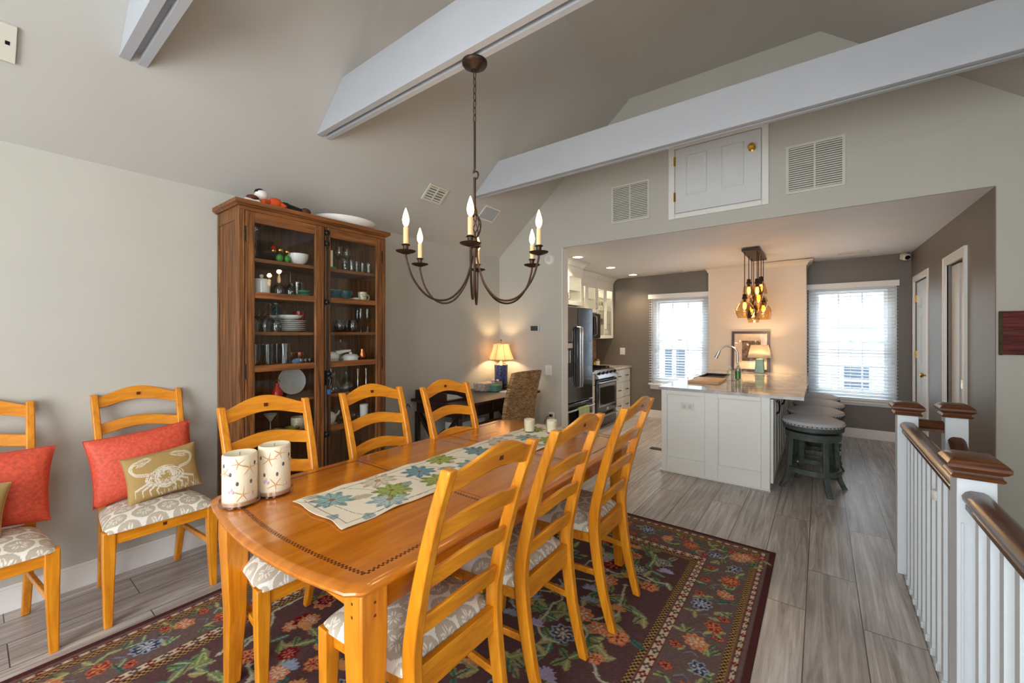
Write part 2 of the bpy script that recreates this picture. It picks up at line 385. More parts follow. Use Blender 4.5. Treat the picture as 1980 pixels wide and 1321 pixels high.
# ---------------------------------------------------------------- woven / printed patterns, computed as vertex colours
class Canvas:
    def __init__(s, w, h, res, base):
        s.nx = int(w/res)+1; s.ny = int(h/res)+1; s.w = w; s.h = h
        s.X, s.Y = np.meshgrid(np.linspace(0, w, s.nx), np.linspace(0, h, s.ny)); s.res = res
        s.a = np.zeros((s.ny, s.nx, 3)); s.a[:] = lin(base)
    def win(s, x0, x1, y0, y1):
        i0 = max(0, int(x0/s.res)-1); i1 = min(s.nx, int(x1/s.res)+3); j0 = max(0, int(y0/s.res)-1); j1 = min(s.ny, int(y1/s.res)+3)
        if i1 <= i0 or j1 <= j0: return None
        return slice(j0, j1), slice(i0, i1)
    def put(s, w, mask, col):
        if isinstance(col, tuple): s.a[w][mask] = lin(col)
    def rect(s, x0, x1, y0, y1, col):
        w = s.win(x0, x1, y0, y1)
        if w: s.put(w, (s.X[w] >= x0) & (s.X[w] <= x1) & (s.Y[w] >= y0) & (s.Y[w] <= y1), col)
    def ell(s, cx, cy, rx, ry, ang, col, ring=None, zig=0, nz=0):
        R = max(rx, ry)*(1+zig); w = s.win(cx-R, cx+R, cy-R, cy+R)
        if not w: return
        dx = s.X[w]-cx; dy = s.Y[w]-cy; c, q = math.cos(ang), math.sin(ang)
        u = (dx*c+dy*q)/rx; v = (-dx*q+dy*c)/ry; d = np.hypot(u, v)
        if zig: d = d/(1+zig*np.cos(nz*np.arctan2(v, u)))
        m = d <= 1
        if ring: m &= d >= ring
        s.put(w, m, col)
    def leaf(s, cx, cy, L, Wd, ang, col, vein=None, lobes=0):
        w = s.win(cx-L, cx+L, cy-L, cy+L)
        if not w: return
        dx = s.X[w]-cx; dy = s.Y[w]-cy; c, q = math.cos(ang), math.sin(ang)
        u = (dx*c+dy*q)/L; v = (-dx*q+dy*c)
        wd = Wd*np.sin(PI*np.clip(u, 0, 1))**.8
        if lobes: wd = wd*(.72+.28*np.abs(np.sin(PI*lobes*u)))
        m = (u > 0) & (u < 1) & (np.abs(v) < wd)
        s.put(w, m, col)
        if vein: s.put(w, m & (np.abs(v) < max(s.res*.7, Wd*.07)), vein)
    def line(s, pts, t, col):
        for (x0, y0), (x1, y1) in zip(pts[:-1], pts[1:]):
            w = s.win(min(x0, x1)-t, max(x0, x1)+t, min(y0, y1)-t, max(y0, y1)+t)
            if not w: continue
            dx, dy = x1-x0, y1-y0; L2 = dx*dx+dy*dy+1e-9
            k = np.clip(((s.X[w]-x0)*dx+(s.Y[w]-y0)*dy)/L2, 0, 1)
            d = np.hypot(s.X[w]-x0-k*dx, s.Y[w]-y0-k*dy); s.put(w, d < t, col)
    def flower(s, cx, cy, r, cols, n=8, ph=0, sq=1.0, ang=0):
        s.ell(cx, cy, r, r*sq, ang, cols[0], zig=.13, nz=n)
        s.ell(cx, cy, r*.82, r*.82*sq, ang, cols[1], zig=.16, nz=n)
        for k in range(n):
            a = ph+2*PI*k/n
            s.ell(cx+r*.5*math.cos(a), cy+r*.5*sq*math.sin(a), r*.2, r*.1, a, cols[2])
        s.ell(cx, cy, r*.26, r*.26*sq, ang, cols[0]); s.ell(cx, cy, r*.14, r*.14, 0, cols[2])
    def mesh(s, name, P, m):
        """P(X, Y) -> world coordinates arrays"""
        co = np.stack(P(s.X, s.Y), -1).reshape(-1, 3).astype(np.float32)
        i = np.arange(s.nx*s.ny).reshape(s.ny, s.nx)
        q = np.stack([i[:-1, :-1], i[:-1, 1:], i[1:, 1:], i[1:, :-1]], -1).reshape(-1, 4)
        me = bpy.data.meshes.new(name); me.vertices.add(len(co)); me.vertices.foreach_set('co', co.ravel())
        me.loops.add(q.size); me.loops.foreach_set('vertex_index', q.ravel().astype(np.int32))
        me.polygons.add(len(q)); me.polygons.foreach_set('loop_start', np.arange(0, q.size, 4, dtype=np.int32))
        me.update(calc_edges=True)
        at = me.color_attributes.new('pattern', 'FLOAT_COLOR', 'POINT')
        at.data.foreach_set('color', np.concatenate([s.a, np.ones((s.ny, s.nx, 1))], -1).astype(np.float32).ravel())
        me.polygons.foreach_set('use_smooth', [True]*len(q)); me.materials.append(M[m])
        return me
# ================================================================ SETTING
XL = -3.276; YG = 4.09; ZK = 2.375
zl = lambda x: 2.365+.843*(x+3.276)
XF0, XF1, ZF = -1.56, .0, 3.811
XR = 1.72; zr = lambda x: ZF-.848*(x-XF1)
VOID = (.47, 1.72, -.2, 3.22)
struct('floor', MB().box(XL-.1, VOID[0], -2.9, 7.4, -.12, 0).box(VOID[0], XR+.1, VOID[3], 7.4, -.12, 0).box(VOID[0], XR+.1, -2.9, VOID[2], -.12, 0), 'floor')
struct('floor_stairwell', bx(VOID[0], XR, VOID[2], VOID[3], -1.62, -1.5), 'floor')
m = MB()
for k in range(8):   # flight going down under the far rail
    m.box(1.0, XR, 3.2-.27*(k+1), 3.2-.27*k, -1.5, -.19*(k+1))
struct('staircase', m, 'honeyx')
struct('wall_left', bx(XL-.12, XL, -2.9, 7.3, -.1, 2.40), 'wall')
struct('wall_right', MB().box(XR, XR+.12, -2.9, -1.95, -.1, 2.4).box(XR, XR+.12, -.45, 4.2, -1.6, 2.4).box(XR, XR+.12, -1.95, -.45, -.1, .9).box(XR, XR+.12, -1.95, -.45, 2.2, 2.4), 'wall')
struct('wall_stairwell', MB().box(VOID[0]-.1, VOID[0]-.02, VOID[2], VOID[3], -1.6, -.12).box(VOID[0]-.1, XR, VOID[3], VOID[3]+.1, -1.6, -.12).box(VOID[0]-.1, XR, VOID[2]-.1, VOID[2], -1.6, -.12), 'wall')
m = MB().box(XL-.1, -2.357, YG, YG+.12, -.1, ZK+.003).box(.93, XR+.1, YG, YG+.12, -1.6, ZK+.003)
m.prism([(XL-.1, ZK+.003), (XR+.1, ZK+.003), (XR+.1, ZK+.06), (XF1+.02, ZF+.05), (XF0, ZF+.05), (XL-.1, zl(XL)+.02)], YG, YG+.12, 'Y')
struct('wall_gable', m, 'wall')
m = MB().box(XL-.1, -2.1, -2.9, -2.8, -.1, 2.4).box(.5, XR+.1, -2.9, -2.8, -.1, 2.4).box(-2.1, .5, -2.9, -2.8, 2.1, 2.4)
m.prism([(XL-.1, 2.4), (-1.7, 2.4), (-1.7, 3.7), (XF0, ZF), (XL, zl(XL)+.05)], -2.9, -2.8, 'Y')
m.prism([(.2, 2.4), (XR+.1, 2.4), (XF1, ZF), (.2, 3.6)], -2.9, -2.8, 'Y').box(-1.7, .2, -2.9, -2.8, 3.1, ZF)
struct('wall_rear', m, 'wall')
# vaulted ceiling with a flat top
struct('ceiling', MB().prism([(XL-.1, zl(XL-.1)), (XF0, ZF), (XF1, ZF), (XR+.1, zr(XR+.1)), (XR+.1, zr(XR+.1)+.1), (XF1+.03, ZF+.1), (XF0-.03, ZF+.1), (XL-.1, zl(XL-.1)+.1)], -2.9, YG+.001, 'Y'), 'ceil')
# rafter ties: each a box beam with a groove along its underside
def beam(y0, y1, label):
    w = y1-y0; zb, zt = 2.775, 3.05
    g0, g1 = y0+w*.38, y0+w*.68
    def cut(z): return -3.276+(z-2.365)/.843+.004
    def cutr(z): return XF1+(ZF-z)/.848-.004
    sec = [(y0, zb), (g0, zb), (g0, zb+.035), (g1, zb+.035), (g1, zb), (y1, zb), (y1, zt), (y0, zt)]
    r0 = [(cut(z), y, z) for y, z in sec]; r1 = [(cutr(z), y, z) for y, z in sec]
    for k in (2, 3): r0[k] = (cut(zb)+.05, sec[k][0], sec[k][1])
    m = MB(); o = 0
    m.loft([r0, r1])
    return struct('ceiling_beam', m, 'beam')
beam(.455, .562, ''); beam(1.455, 1.555, ''); beam(3.06, 3.15, '')
# kitchen shell
kc = lambda x, y: 2.375+(y-YG)*(-.006+.024*(x+3)/4)
m = MB(); nx_, ny_ = 10, 10; P_ = lambda i, j: (XL+(.95-XL)*i/nx_, YG+.001+(7.3-YG)*j/ny_)
for dz in (0, .1):
    o_ = len(m.v); m.v += [(*P_(i, j), kc(*P_(i, j))+dz) for j in range(ny_+1) for i in range(nx_+1)]
    m.f += [(o_+j*(nx_+1)+i, o_+j*(nx_+1)+i+1, o_+(j+1)*(nx_+1)+i+1, o_+(j+1)*(nx_+1)+i) for j in range(ny_) for i in range(nx_)]
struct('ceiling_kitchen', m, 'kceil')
def wallwin(name, x0, x1, y, wx0, wx1, wz0, wz1, mat, zt=2.5):
    return struct(name, MB().box(x0, wx0, y, y+.12, -.1, zt).box(wx1, x1, y, y+.12, -.1, zt).box(wx0, wx1, y, y+.12, -.1, wz0).box(wx0, wx1, y, y+.12, wz1, zt), mat)
WL = (-2.25, -1.385, .575, 2.005); WR = (-.12, .775, .535, 2.055)
wallwin('wall_back_left', XL, -1.30, 6.9, *WL, 'taupe')
wallwin('wall_back_right', -.25, 1.05, 7.2, *WR, 'taupe')
struct('wall_kitchen_left', bx(XL-.001, XL+.004, YG+.121, 6.9, 0, 2.38), 'taupe')
D1 = (6.24, 7.0, 2.03); D2 = (4.80, 5.38, 2.02)
struct('wall_kitchen_right', MB().box(.925, 1.05, YG+.002, D2[0], -.1, 2.5).box(.925, 1.05, D2[1], D1[0], -.1, 2.5).box(.925, 1.05, D1[1], 7.25, -.1, 2.5)
       .box(.925, 1.05, D2[0], D2[1], D2[2], 2.5).box(.925, 1.05, D1[0], D1[1], D1[2], 2.5), 'taupe')
struct('wall_chimney', bx(-1.36, -.15, 6.78, 7.3, -.05, 2.42), 'cream')
# crown and trims
def crown(m, pts, z, s=.08):
    """quarter crown along a 2D path; pts are (x, y, nx, ny) with outward offsets"""
    prof = [(0, -s), (s*.15, -s), (s*.2, -s*.75), (s*.5, -s*.35), (s*.85, -s*.15), (s, -s*.1), (s, 0), (0, 0)]
    rings = [[(x+nx*u, y+ny*u, z+v) for u, v in prof] for x, y, nx, ny in pts]
    return m.loft(rings)
struct('trim_1', crown(MB(), [(-1.36, 6.90, -1, 0), (-1.36, 6.78, -1, -1), (-.15, 6.78, 1, -1), (-.15, 7.2, 1, 0)], 2.392, .07), 'cream')
struct('baseboard_left', MB().box(XL, XL+.016, -2.8, YG, 0, .115).box(XL, XL+.011, -2.8, YG, .115, .13), 'trim')
struct('baseboard_gable', MB().box(XL, -2.357, YG-.016, YG, 0, .12), 'trim')
struct('baseboard_back_left', MB().box(XL, -1.36, 6.884, 6.9, 0, .11).box(XL, -1.36, 6.889, 6.9, .11, .125), 'trim')
struct('baseboard_back_right', MB().box(-.15, .935, 7.184, 7.2, 0, .11).box(-.15, .935, 7.189, 7.2, .11, .125), 'trim')
struct('trim_2', MB().box(.938, .95, YG-.0, YG-.0-.001, 0, 2.375) if False else bx(-2.36, -2.352, YG-.004, YG+.124, 0, 2.375), 'trim')
struct('trim_3', bx(VOID[0]-.035, VOID[0]+.0, VOID[2], 3.25, -.25, .03), 'trim')   # skirt board along the stairwell edge
struct('trim_4', bx(VOID[0]-.05, VOID[0]-.035, 1.2, 3.22, 0, .028), plain('shoe_moulding', (150, 136, 122), .6))
# windows: frame, two sashes with muntins, panes
def window(name, wx0, wx1, wz0, wz1, y, sill):
    w = thing(name, None, None, ((wx0+wx1)/2, y+.06, wz0)); w['kind'] = 'structure'
    f = MB(); t = .07
    for a in ((wx0, wx0+t, wz0, wz1), (wx1-t, wx1, wz0, wz1), (wx0, wx1, wz0, wz0+t), (wx0, wx1, wz1-t, wz1)):
        f.box(a[0], a[1], y+.02, y+.12, a[2], a[3])
    part('window_frame', f, 'trim', w)
    zm = (wz0+wz1)/2-.02
    for k, (a, b, yy) in enumerate(((wz0+t, zm+.02, y+.05), (zm-.02, wz1-t, y+.075))):
        s = MB(); q = .035; x0, x1 = wx0+t, wx1-t
        s.box(x0, x0+q, yy, yy+.025, a, b).box(x1-q, x1, yy, yy+.025, a, b).box(x0, x1, yy, yy+.025, a, a+q).box(x0, x1, yy, yy+.025, b-q, b)
        for i in (1, 2): xx = x0+(x1-x0)*i/3; s.box(xx-.009, xx+.009, yy+.004, yy+.021, a, b)
        s.box(x0, x1, yy+.004, yy+.021, (a+b)/2-.009, (a+b)/2+.009)
        so = part('sash', s, 'trim', w)
        part('pane', bx(x0+q, x1-q, yy+.011, yy+.014, a+q, b-q), 'glass', so)
        if k == 0: part('sash_lock', MB().box((x0+x1)/2-.03, (x0+x1)/2+.03, yy-.01, yy+.02, b, b+.012).lathe([(.018, 0), (.018, .016), (.004, .02)], ((x0+x1)/2, yy+.005, b+.01), 10), 'steel', so)
    part('casing', MB().box(wx0-.012, wx0, y-.008, y, wz0-.03, wz1+.012).box(wx1, wx1+.012, y-.008, y, wz0-.03, wz1+.012).box(wx0-.012, wx1+.012, y-.008, y, wz1, wz1+.012), 'trim', w)
    part('window_sill', MB().box(wx0-.05, wx1+.05, y-.05, y+.02, wz0-.03, wz0).box(wx0-.03, wx1+.03, y-.016, y, wz0-.10, wz0-.03), 'trim', w, bev=.004)
    return w
window('window_1', *WL, 6.9, True); window('window_2', *WR, 7.2, True)
# rear glass doors and window that let the daylight in
for nm, a in (('window_3', (-2.1, .5, 0, 2.1)), ('window_4', (-1.7, .2, 2.4, 3.1))):
    w = thing(nm, None, None, ((a[0]+a[1])/2, -2.85, a[2])); w['kind'] = 'structure'
    f = MB(); n = 4 if nm == 'window_3' else 2
    for i in range(n+1):
        x = a[0]+(a[1]-a[0])*i/n; f.box(max(a[0], x-.04), min(a[1], x+.04), -2.87, -2.82, a[2], a[3])
    f.box(a[0], a[1], -2.87, -2.82, a[2], a[2]+.08).box(a[0], a[1], -2.87, -2.82, a[3]-.08, a[3])
    part('window_frame', f, 'trim', w); part('pane', bx(a[0], a[1], -2.85, -2.845, a[2], a[3]), 'glass', w)
w = thing('window_5', None, None, (XR+.06, -1.2, .9)); w['kind'] = 'structure'
f = MB()
for y in (-1.95, -1.23, -.49): f.box(XR+.04, XR+.09, y, y+.05, .9, 2.2)
f.box(XR+.04, XR+.09, -1.95, -.45, .9, .96).box(XR+.04, XR+.09, -1.95, -.45, 2.14, 2.2).box(XR+.04, XR+.09, -1.95, -.45, 1.52, 1.57)
part('window_frame', f, 'trim', w); part('pane', bx(XR+.06, XR+.065, -1.95, -.45, .9, 2.2), 'glass', w)
# doors of the kitchen's right wall
def panel_door(m, u0, u1, z0, z1, put, cols=2, rows=((.12, .42), (.46, .80), (.84, .95))):
    pass
d = thing('door_1', None, None, (.96, 6.62, 0)); d['kind'] = 'structure'
part('door_leaf', MB().box(.945, .98, D1[0]+.012, D1[1]-.012, .01, D1[2]-.01), 'doorw', d, bev=.002)
pm = MB()
for (z0, z1) in ((.22, .92), (1.05, 1.62), (1.70, 1.92)):
    for (y0, y1) in ((D1[0]+.10, 6.58), (6.66, D1[1]-.10)):
        pm.box(.940, .947, y0, y1, z0, z1); pm.box(.936, .941, y0+.03, y1-.03, z0+.03, z1-.03)
part('door_panels', pm, 'doorw', d, bev=.003)
part('casing', MB().box(.915, .936, D1[0]-.07, D1[0], 0, D1[2]+.07).box(.915, .936, D1[1], D1[1]+.07, 0, D1[2]+.07).box(.915, .936, D1[0], D1[1], D1[2], D1[2]+.07), 'trim', d, bev=.004)
for z in (.98+.02,):
    part('door_knob', MB().xf(Matrix.Identity(4)).lathe([(.026, 0), (.026, .006), (.010, .01), (.010, .035), (.024, .042), (.028, .055), (.02, .068), (.002, .07)], (0, 0, 0), 14).xf(Matrix.Translation((.945, D1[0]+.075, .94)) @ Matrix.Rotation(-PI/2, 4, 'Y')), 'brass', d)
for z in (.25, 1.1, 1.78):
    part('hinge', MB().box(.928, .945, D1[1]-.022, D1[1]+.006, z, z+.09), 'brass', d)
d = thing('door_2', None, None, (.96, 5.1, 0)); d['kind'] = 'structure'
part('casing', MB().box(.912, .936, D2[0]-.075, D2[0], 0, D2[2]+.075).box(.912, .936, D2[1], D2[1]+.075, 0, D2[2]+.075).box(.912, .936, D2[0], D2[1], D2[2], D2[2]+.075)
     .box(.905, .915, D2[0]-.075, D2[0]-.06, 0, D2[2]+.075).box(.905, .915, D2[1]+.06, D2[1]+.075, 0, D2[2]+.075).box(.905, .915, D2[0]-.07, D2[1]+.07, D2[2]+.06, D2[2]+.075), 'trim', d, bev=.003)
for (y0, y1, xx) in ((D2[0]+.0, 4.93, .95), (4.94, 5.12, .965), (5.13, D2[1], .955)):
    lf = part('door_leaf', bx(xx, xx+.03, y0, y1, .01, D2[2]-.01), 'doorw', d, bev=.003)
part('flush_pull', MB().box(.955, .966, 4.985, 5.07, .93, 1.01).box(.951, .957, 5.0, 5.055, .945, .995), 'brass', d, bev=.002)
struct('door_3', bx(1.0, 1.02, 4.7, 7.1, 0, 2.1), 'doorw')

# outside: the neighbouring house
nb = thing('neighbour_house', 'pale lap-sided neighbouring house seen through the kitchen blinds', 'house', (0, 12.2, -2.5))
part('wall', bx(-9, 6, 12, 16, -2.5, 3.6), 'siding', nb)
part('eave', MB().box(-9, 6, 11.8, 12, 1.35, 1.5).prism([(-9.2, 3.6), (6.2, 3.6), (5, 5.2), (-8, 5.2)], 11.6, 16, 'Y'), 'siding', nb)
def nwin(x0, x1, z0, z1, sh=True):
    q = part('window', MB().box(x0-.07, x1+.07, 11.95, 12.0, z0-.07, z1+.07), 'trim', nb)
    part('pane', MB().box(x0, x1, 11.94, 11.95, z0, (z0+z1)/2-.03).box(x0, x1, 11.94, 11.95, (z0+z1)/2+.03, z1), 'slate', q)
nwin(.43, .86, .03, .66)
for x0 in (-3.53, -3.22):
    s = MB().box(x0, x0+.21, 11.93, 12, -.08, .96)
    part('shutter', s, 'slate', nb, bev=.01)
struct('ground', bx(-30, 30, -20, 40, -3.2, -3.0), 'concrete')
# ================================================================ DINING CHAIRS
def box_path(path, sx, sy):
    """square-section post through path points (x, y, z); sx, sy sizes lists"""
    return [[(x-a/2, y-b/2, z), (x+a/2, y-b/2, z), (x+a/2, y+b/2, z), (x-a/2, y+b/2, z)] for (x, y, z), a, b in zip(path, sx, sy)]
def spine(ts, P):
    """Catmull-Rom through the points P sampled at many steps"""
    P = [Vector(p) for p in P]; out = []
    for i in range(len(P)-1):
        p0 = P[max(i-1, 0)]; p1 = P[i]; p2 = P[i+1]; p3 = P[min(i+2, len(P)-1)]
        for k in range(ts):
            t = k/ts; out.append(.5*((2*p1)+(-p0+p2)*t+(2*p0-5*p1+4*p2-p3)*t*t+(-p0+3*p1-3*p2+p3)*t**3))
    out.append(P[-1]); return out
POST = [(.168, -.262, 0), (.172, -.205, .22), (.176, -.175, .45), (.178, -.188, .60), (.183, -.255, .85), (.188, -.330, 1.055)]
def post_at(z):
    pts = spine(8, POST)
    for a, b in zip(pts[:-1], pts[1:]):
        if a.z <= z <= b.z: return a.lerp(b, (z-a.z)/(b.z-a.z))
    return pts[-1]
def slat_mb(zc, h, arch, hmid=0, bow=.028):
    p = post_at(zc); n = 16; rings = []
    th = .015; hw = p.x-.010
    for i in range(n+1):
        t = -1+2*i/n; x = hw*t; k = math.cos(t*PI/2)**1.3 if abs(t) < 1 else 0
        zc2 = zc+arch*k; hh = h/2
        def Y(z): return post_at(z).y-bow*(1-t*t)
        lo, hi = zc2-hh-(.0 if not hmid else 0), zc2+hh+hmid*k
        yl, yh = post_at(max(lo-arch*k, .5)).y-bow*(1-t*t), post_at(min(hi-arch*k, 1.05)).y-bow*(1-t*t)
        rings.append([(x, yl-th/2, lo), (x, yl+th/2, lo), (x, yh+th/2, hi), (x, yh-th/2, hi)])
    return MB().loft(rings)
def dollar_canvas(w, h):
    cv = Canvas(w, h, .0036, (240, 234, 222))
    r = random.Random(3); k = 0
    y = .02
    row = 0
    while y < h+.05:
        x = .02+(.055 if row % 2 else 0)
        while x < w+.06:
            cx, cy = x+r.uniform(-.006, .006), y+r.uniform(-.006, .006); R = .048; a0 = r.uniform(0, 6)
            cv.ell(cx, cy, R, R*.94, a0, (180, 168, 148)); cv.ell(cx, cy, R*.95, R*.88, a0, (194, 182, 162))
            for q in range(5):
                a = a0+2*PI*q/5
                cv.leaf(cx+.004*math.cos(a), cy+.004*math.sin(a), R*.66, R*.17, a, (240, 234, 222), (190, 178, 158))
            x += .104
        y += .088; row += 1
    return cv
def cushion_mesh():
    w, d = .50, .46; cv = dollar_canvas(w, d)
    def P(X, Y):
        u = X/w*2-1; v = Y/d*2-1                      # v -1 rear, +1 front
        # rounded pad profile: pull the outermost band down the side
        e = np.maximum(np.abs(u)**1.0, np.abs(v)); 
        su = np.sign(u)*np.minimum(np.abs(u)/.93, 1); sv = np.sign(v)*np.minimum(np.abs(v)/.93, 1)
        drop = np.clip((np.maximum(np.abs(u), np.abs(v))-.80)/.20, 0, 1)
        z = .4475+.062*np.clip(1-np.abs(su)**3.2, 0, 1)**.55*np.clip(1-np.abs(sv)**3.2, 0, 1)**.55-.004*drop
        hw = .229+(.196-.229)*(1-sv)/2
        rc = .93+.07*np.sqrt(np.clip(1-np.clip((np.abs(su)+np.abs(sv)-1.5)/.5, 0, 1)**2, 0, 1))
        return su*hw*rc, .034+sv*.203*rc, z
    return cv.mesh('cushion', P, 'cushion')
def make_chair(label, group):
    t = thing('dining_chair', label, 'chair', (0, 0, 0), 0, group)
    pp = spine(7, POST)
    for s in (-1, 1):
        n = len(pp); sx = [.030+.004*math.sin(PI*i/(n-1)) for i in range(n)]; sy = [.036+.014*math.sin(PI*min(1, i/(n-1)*1.15)) for i in range(n)]
        part('leg', MB().loft(box_path([(s*p.x, p.y, p.z) for p in pp], sx, sy)), 'honey', t, bev=.005, world=False)
        fp = [(s*.212, .215, 0), (s*.210, .206, .15), (s*.208, .200, .32), (s*.208, .200, .452)]
        part('leg', MB().loft(box_path(spine(4, fp), [.030+.018*min(1, i/9) for i in range(13)], [.030+.018*min(1, i/9) for i in range(13)])), 'honey', t, bev=.004, world=False)
        m = MB().loft([[(s*.206, .20, z), (s*.206+s*-.018, .20, z), (s*.172-s*.018, -.17, z), (s*.172, -.17, z)] for z in (.385, .450)])
        part('seat_rail', m, 'honeyx', t, bev=.003, world=False)
        part('stretcher', MB().loft([[(s*.204, .20, z), (s*.186, .20, z), (s*.156, -.19, z), (s*.172, -.19, z)] for z in (.235, .262)]), 'honeyx', t, bev=.003, world=False)
    fr = part('seat_rail', bx(-.20, .20, .200, .218, .385, .450), 'honeyx', t, bev=.003, world=False)
    part('inlay', bx(-.008, .008, .2165, .2195, .411, .427), 'inlay', fr, world=False)
    part('seat_rail', bx(-.17, .17, -.188, -.165, .385, .470), 'honeyx', t, bev=.003, world=False)
    cr = part('crest_rail', slat_mb(1.008, .058, .034, .018), 'honeyx', t, bev=.004, world=False)
    pc = post_at(1.0)
    part('inlay', bx(-.008, .008, pc.y-.028-.012, pc.y-.028+.010, 1.036, 1.052), 'inlay', cr, world=False)
    for zc in (.866, .727, .585):
        part('slat', slat_mb(zc, .058, .026), 'honeyx', t, bev=.004, world=False)
    me = cushion_mesh(); me.materials[0] = M['cushion']
    o = bpy.data.objects.new('seat_cushion', me); COL.objects.link(o); o.parent = t
    return t
GT = 'ladder-back chairs around the table'
# (x, y, rotation, label): origins on the floor under each seat centre
chair0 = make_chair('honey wooden ladder-back chair nearest the camera, right side of the table', GT)
def put(i, x, y, rz, label, group):
    if i == 0: chair0.location = (x, y, 0); chair0.rotation_euler = (0, 0, rz); chair0['label'] = label; chair0['group'] = group
    else: dup(chair0, (x, y, 0), rz, label, group)
R90 = PI/2
put(0, -1.070, .912, R90+.0, 'honey ladder-back chair at right side of the table, nearest the camera', GT)
put(1, -1.070, 1.420, R90+.02, 'honey ladder-back chair in the middle of the right side of the table', GT)
put(2, -1.040, 1.975, R90+.02, 'honey ladder-back chair at the far end of the right side of the table', GT)
def lchair(i, cx, cy, a, label):   # cx, cy = middle of the top rail
    rz = -R90-a; dx, dy = -math.sin(rz), math.cos(rz)
    put(i, cx+dx*.33, cy+dy*.33, rz, label, GT)
lchair(3, -2.182, .886, math.radians(2), 'honey ladder-back chair across the table, behind the two shell candles')
lchair(4, -2.165, 1.473, math.radians(4), 'honey ladder-back chair across the table, in front of the hutch right door')
lchair(5, -1.995, 1.915, math.radians(3), 'honey ladder-back chair across the table, in front of the dark desk')
GW = 'ladder-back chairs along the left wall'
put(6, -2.925, .617, -R90, 'honey ladder-back chair against the wall beside the wooden hutch', GW)
put(7, -2.905, .015, -R90+.02, 'honey ladder-back chair against the wall, cut off by the left photo edge', GW)

# ---------------------------------------------------------------- cushions on the wall chairs
def pillow_mesh(w, h, th, m, cv=None, name='pillow_cover', n=26):
    """plump square pillow with pointed corners, standing in XZ, front towards +Y"""
    if cv is None:
        cv = Canvas(w, h, w/n, (200, 60, 40))
    out = []
    for s in (1, -1):
        def P(X, Y):
            u = X/w*2-1; v = Y/h*2-1
            k = ((1-u**2)*(1-v**2))
            pin = 1-.07*(1-np.abs(u)**2)*np.abs(v)**4
            pin2 = 1-.07*(1-np.abs(v)**2)*np.abs(u)**4
            return u*w/2*pin2, s*th/2*np.clip(k, 0, 1)**.45, (v*pin+1)*h/2
        out.append(cv.mesh(name, P, m))
    return out
def pillow(name, label, x, y, z, w, h, th, yaw, lean, roll, m, cv=None, group=None):
    t = thing(name, label, 'pillow', (x, y, z), 0, group)
    fr, bk = pillow_mesh(w, h, th, m, cv)
    # the pillow's front faces +X in the room (chair facing +X)
    R = Matrix.Rotation(-R90+yaw, 4, 'Z') @ Matrix.Rotation(-lean, 4, 'X').inverted() @ Matrix.Translation((0, 0, h/2)) @ Matrix.Rotation(roll, 4, 'Y') @ Matrix.Translation((0, 0, -h/2))
    for me, nm in ((fr, 'front_cover'), (bk, 'back_cover')):
        me.transform(R)
        me.attributes.new('x', 'FLOAT', 'POINT') if False else None
        o = bpy.data.objects.new(nm, me); COL.objects.link(o); o.parent = t
    # seam cord round the edge
    pts = []
    for a, b in (((-1, -1), (1, -1)), ((1, -1), (1, 1)), ((1, 1), (-1, 1)), ((-1, 1), (-1, -1))):
        for i in range(10):
            k = i/10; u = a[0]+(b[0]-a[0])*k; v = a[1]+(b[1]-a[1])*k
            pin = 1-.07*(1-abs(u)**2)*abs(v)**4; pin2 = 1-.07*(1-abs(v)**2)*abs(u)**4
            pts.append(R @ Vector((u*w/2*pin2, 0, (v*pin+1)*h/2)))
    part('seam_piping', MB().tube(pts, .0028, 6, closed=True), M['piping'] if cv is None else M['tanpipe'], t, world=False)
    return t
def crab_canvas(w, h, full=True):
    cv = Canvas(w, h, .0022, (176, 146, 92)); wt = (226, 218, 202)
    r = random.Random(5)
    cx, cy = w*.52, h*.42
    for k in range(26):
        rx = w*.26*(1-k*.012); a = r.uniform(-.1, .1)
        cv.ell(cx+r.uniform(-.004, .004), cy+r.uniform(-.003, .003), rx*r.uniform(.4, 1), h*.24*r.uniform(.3, 1), a, wt, ring=.965)
    for k in range(70):
        a = r.uniform(0, 6.28); q = r.uniform(.2, .95); x, y = cx+w*.24*q*math.cos(a), cy+h*.22*q*math.sin(a)
        cv.line([(x, y), (x+r.uniform(-.012, .012), y+r.uniform(-.008, .008))], .0013, wt)
    for s in (-1, 1):                                   # claws
        for o in (0, .006, .012):
            p = [(cx+s*w*.2, cy+h*.10+o), (cx+s*w*.36, cy+h*.16+o), (cx+s*(w*.43-o), cy+h*.32), (cx+s*w*.34, cy+h*.45-o), (cx+s*w*.16, cy+h*.47-o)]
            cv.line([(q.x, q.y) for q in spine(6, [(a, b, 0) for a, b in p])], .0016, wt)
        for cc, q in ((wt, 1), ((176, 146, 92), .72), (wt, .45), ((176, 146, 92), .25)):
            cv.leaf(cx+s*w*.36, cy+h*.40, w*.26, h*.06*q, PI*.93 if s > 0 else PI*.07, cc)
            cv.leaf(cx+s*w*.34, cy+h*.33, w*.2, h*.035*q, PI*.85 if s > 0 else PI*.15, cc)
        for k in range(4):                               # legs
            for o in (0, .004, .008):
                x0, y0 = cx+s*w*(.08+.05*k), cy-h*.16+k*h*.03
                cv.line([(x0, y0+o), (x0+s*w*(.05+.04*k), y0-h*.1+o), (x0+s*w*(.02+.05*k), y0-h*.22+o)], .0014, wt)
    for k in range(30):
        x = r.uniform(.05, .6)*w; cv.line([(x, h*.02), (x+r.uniform(-.01, .02), h*r.uniform(.08, .16))], .001, wt)
    return cv
pillow('throw_pillow', 'coral red brocade pillow on the chair beside the hutch, behind the crab pillow', -3.015, .605, .505, .455, .355, .13, 0, .16, .09, 'coral', group='coral brocade pillows')
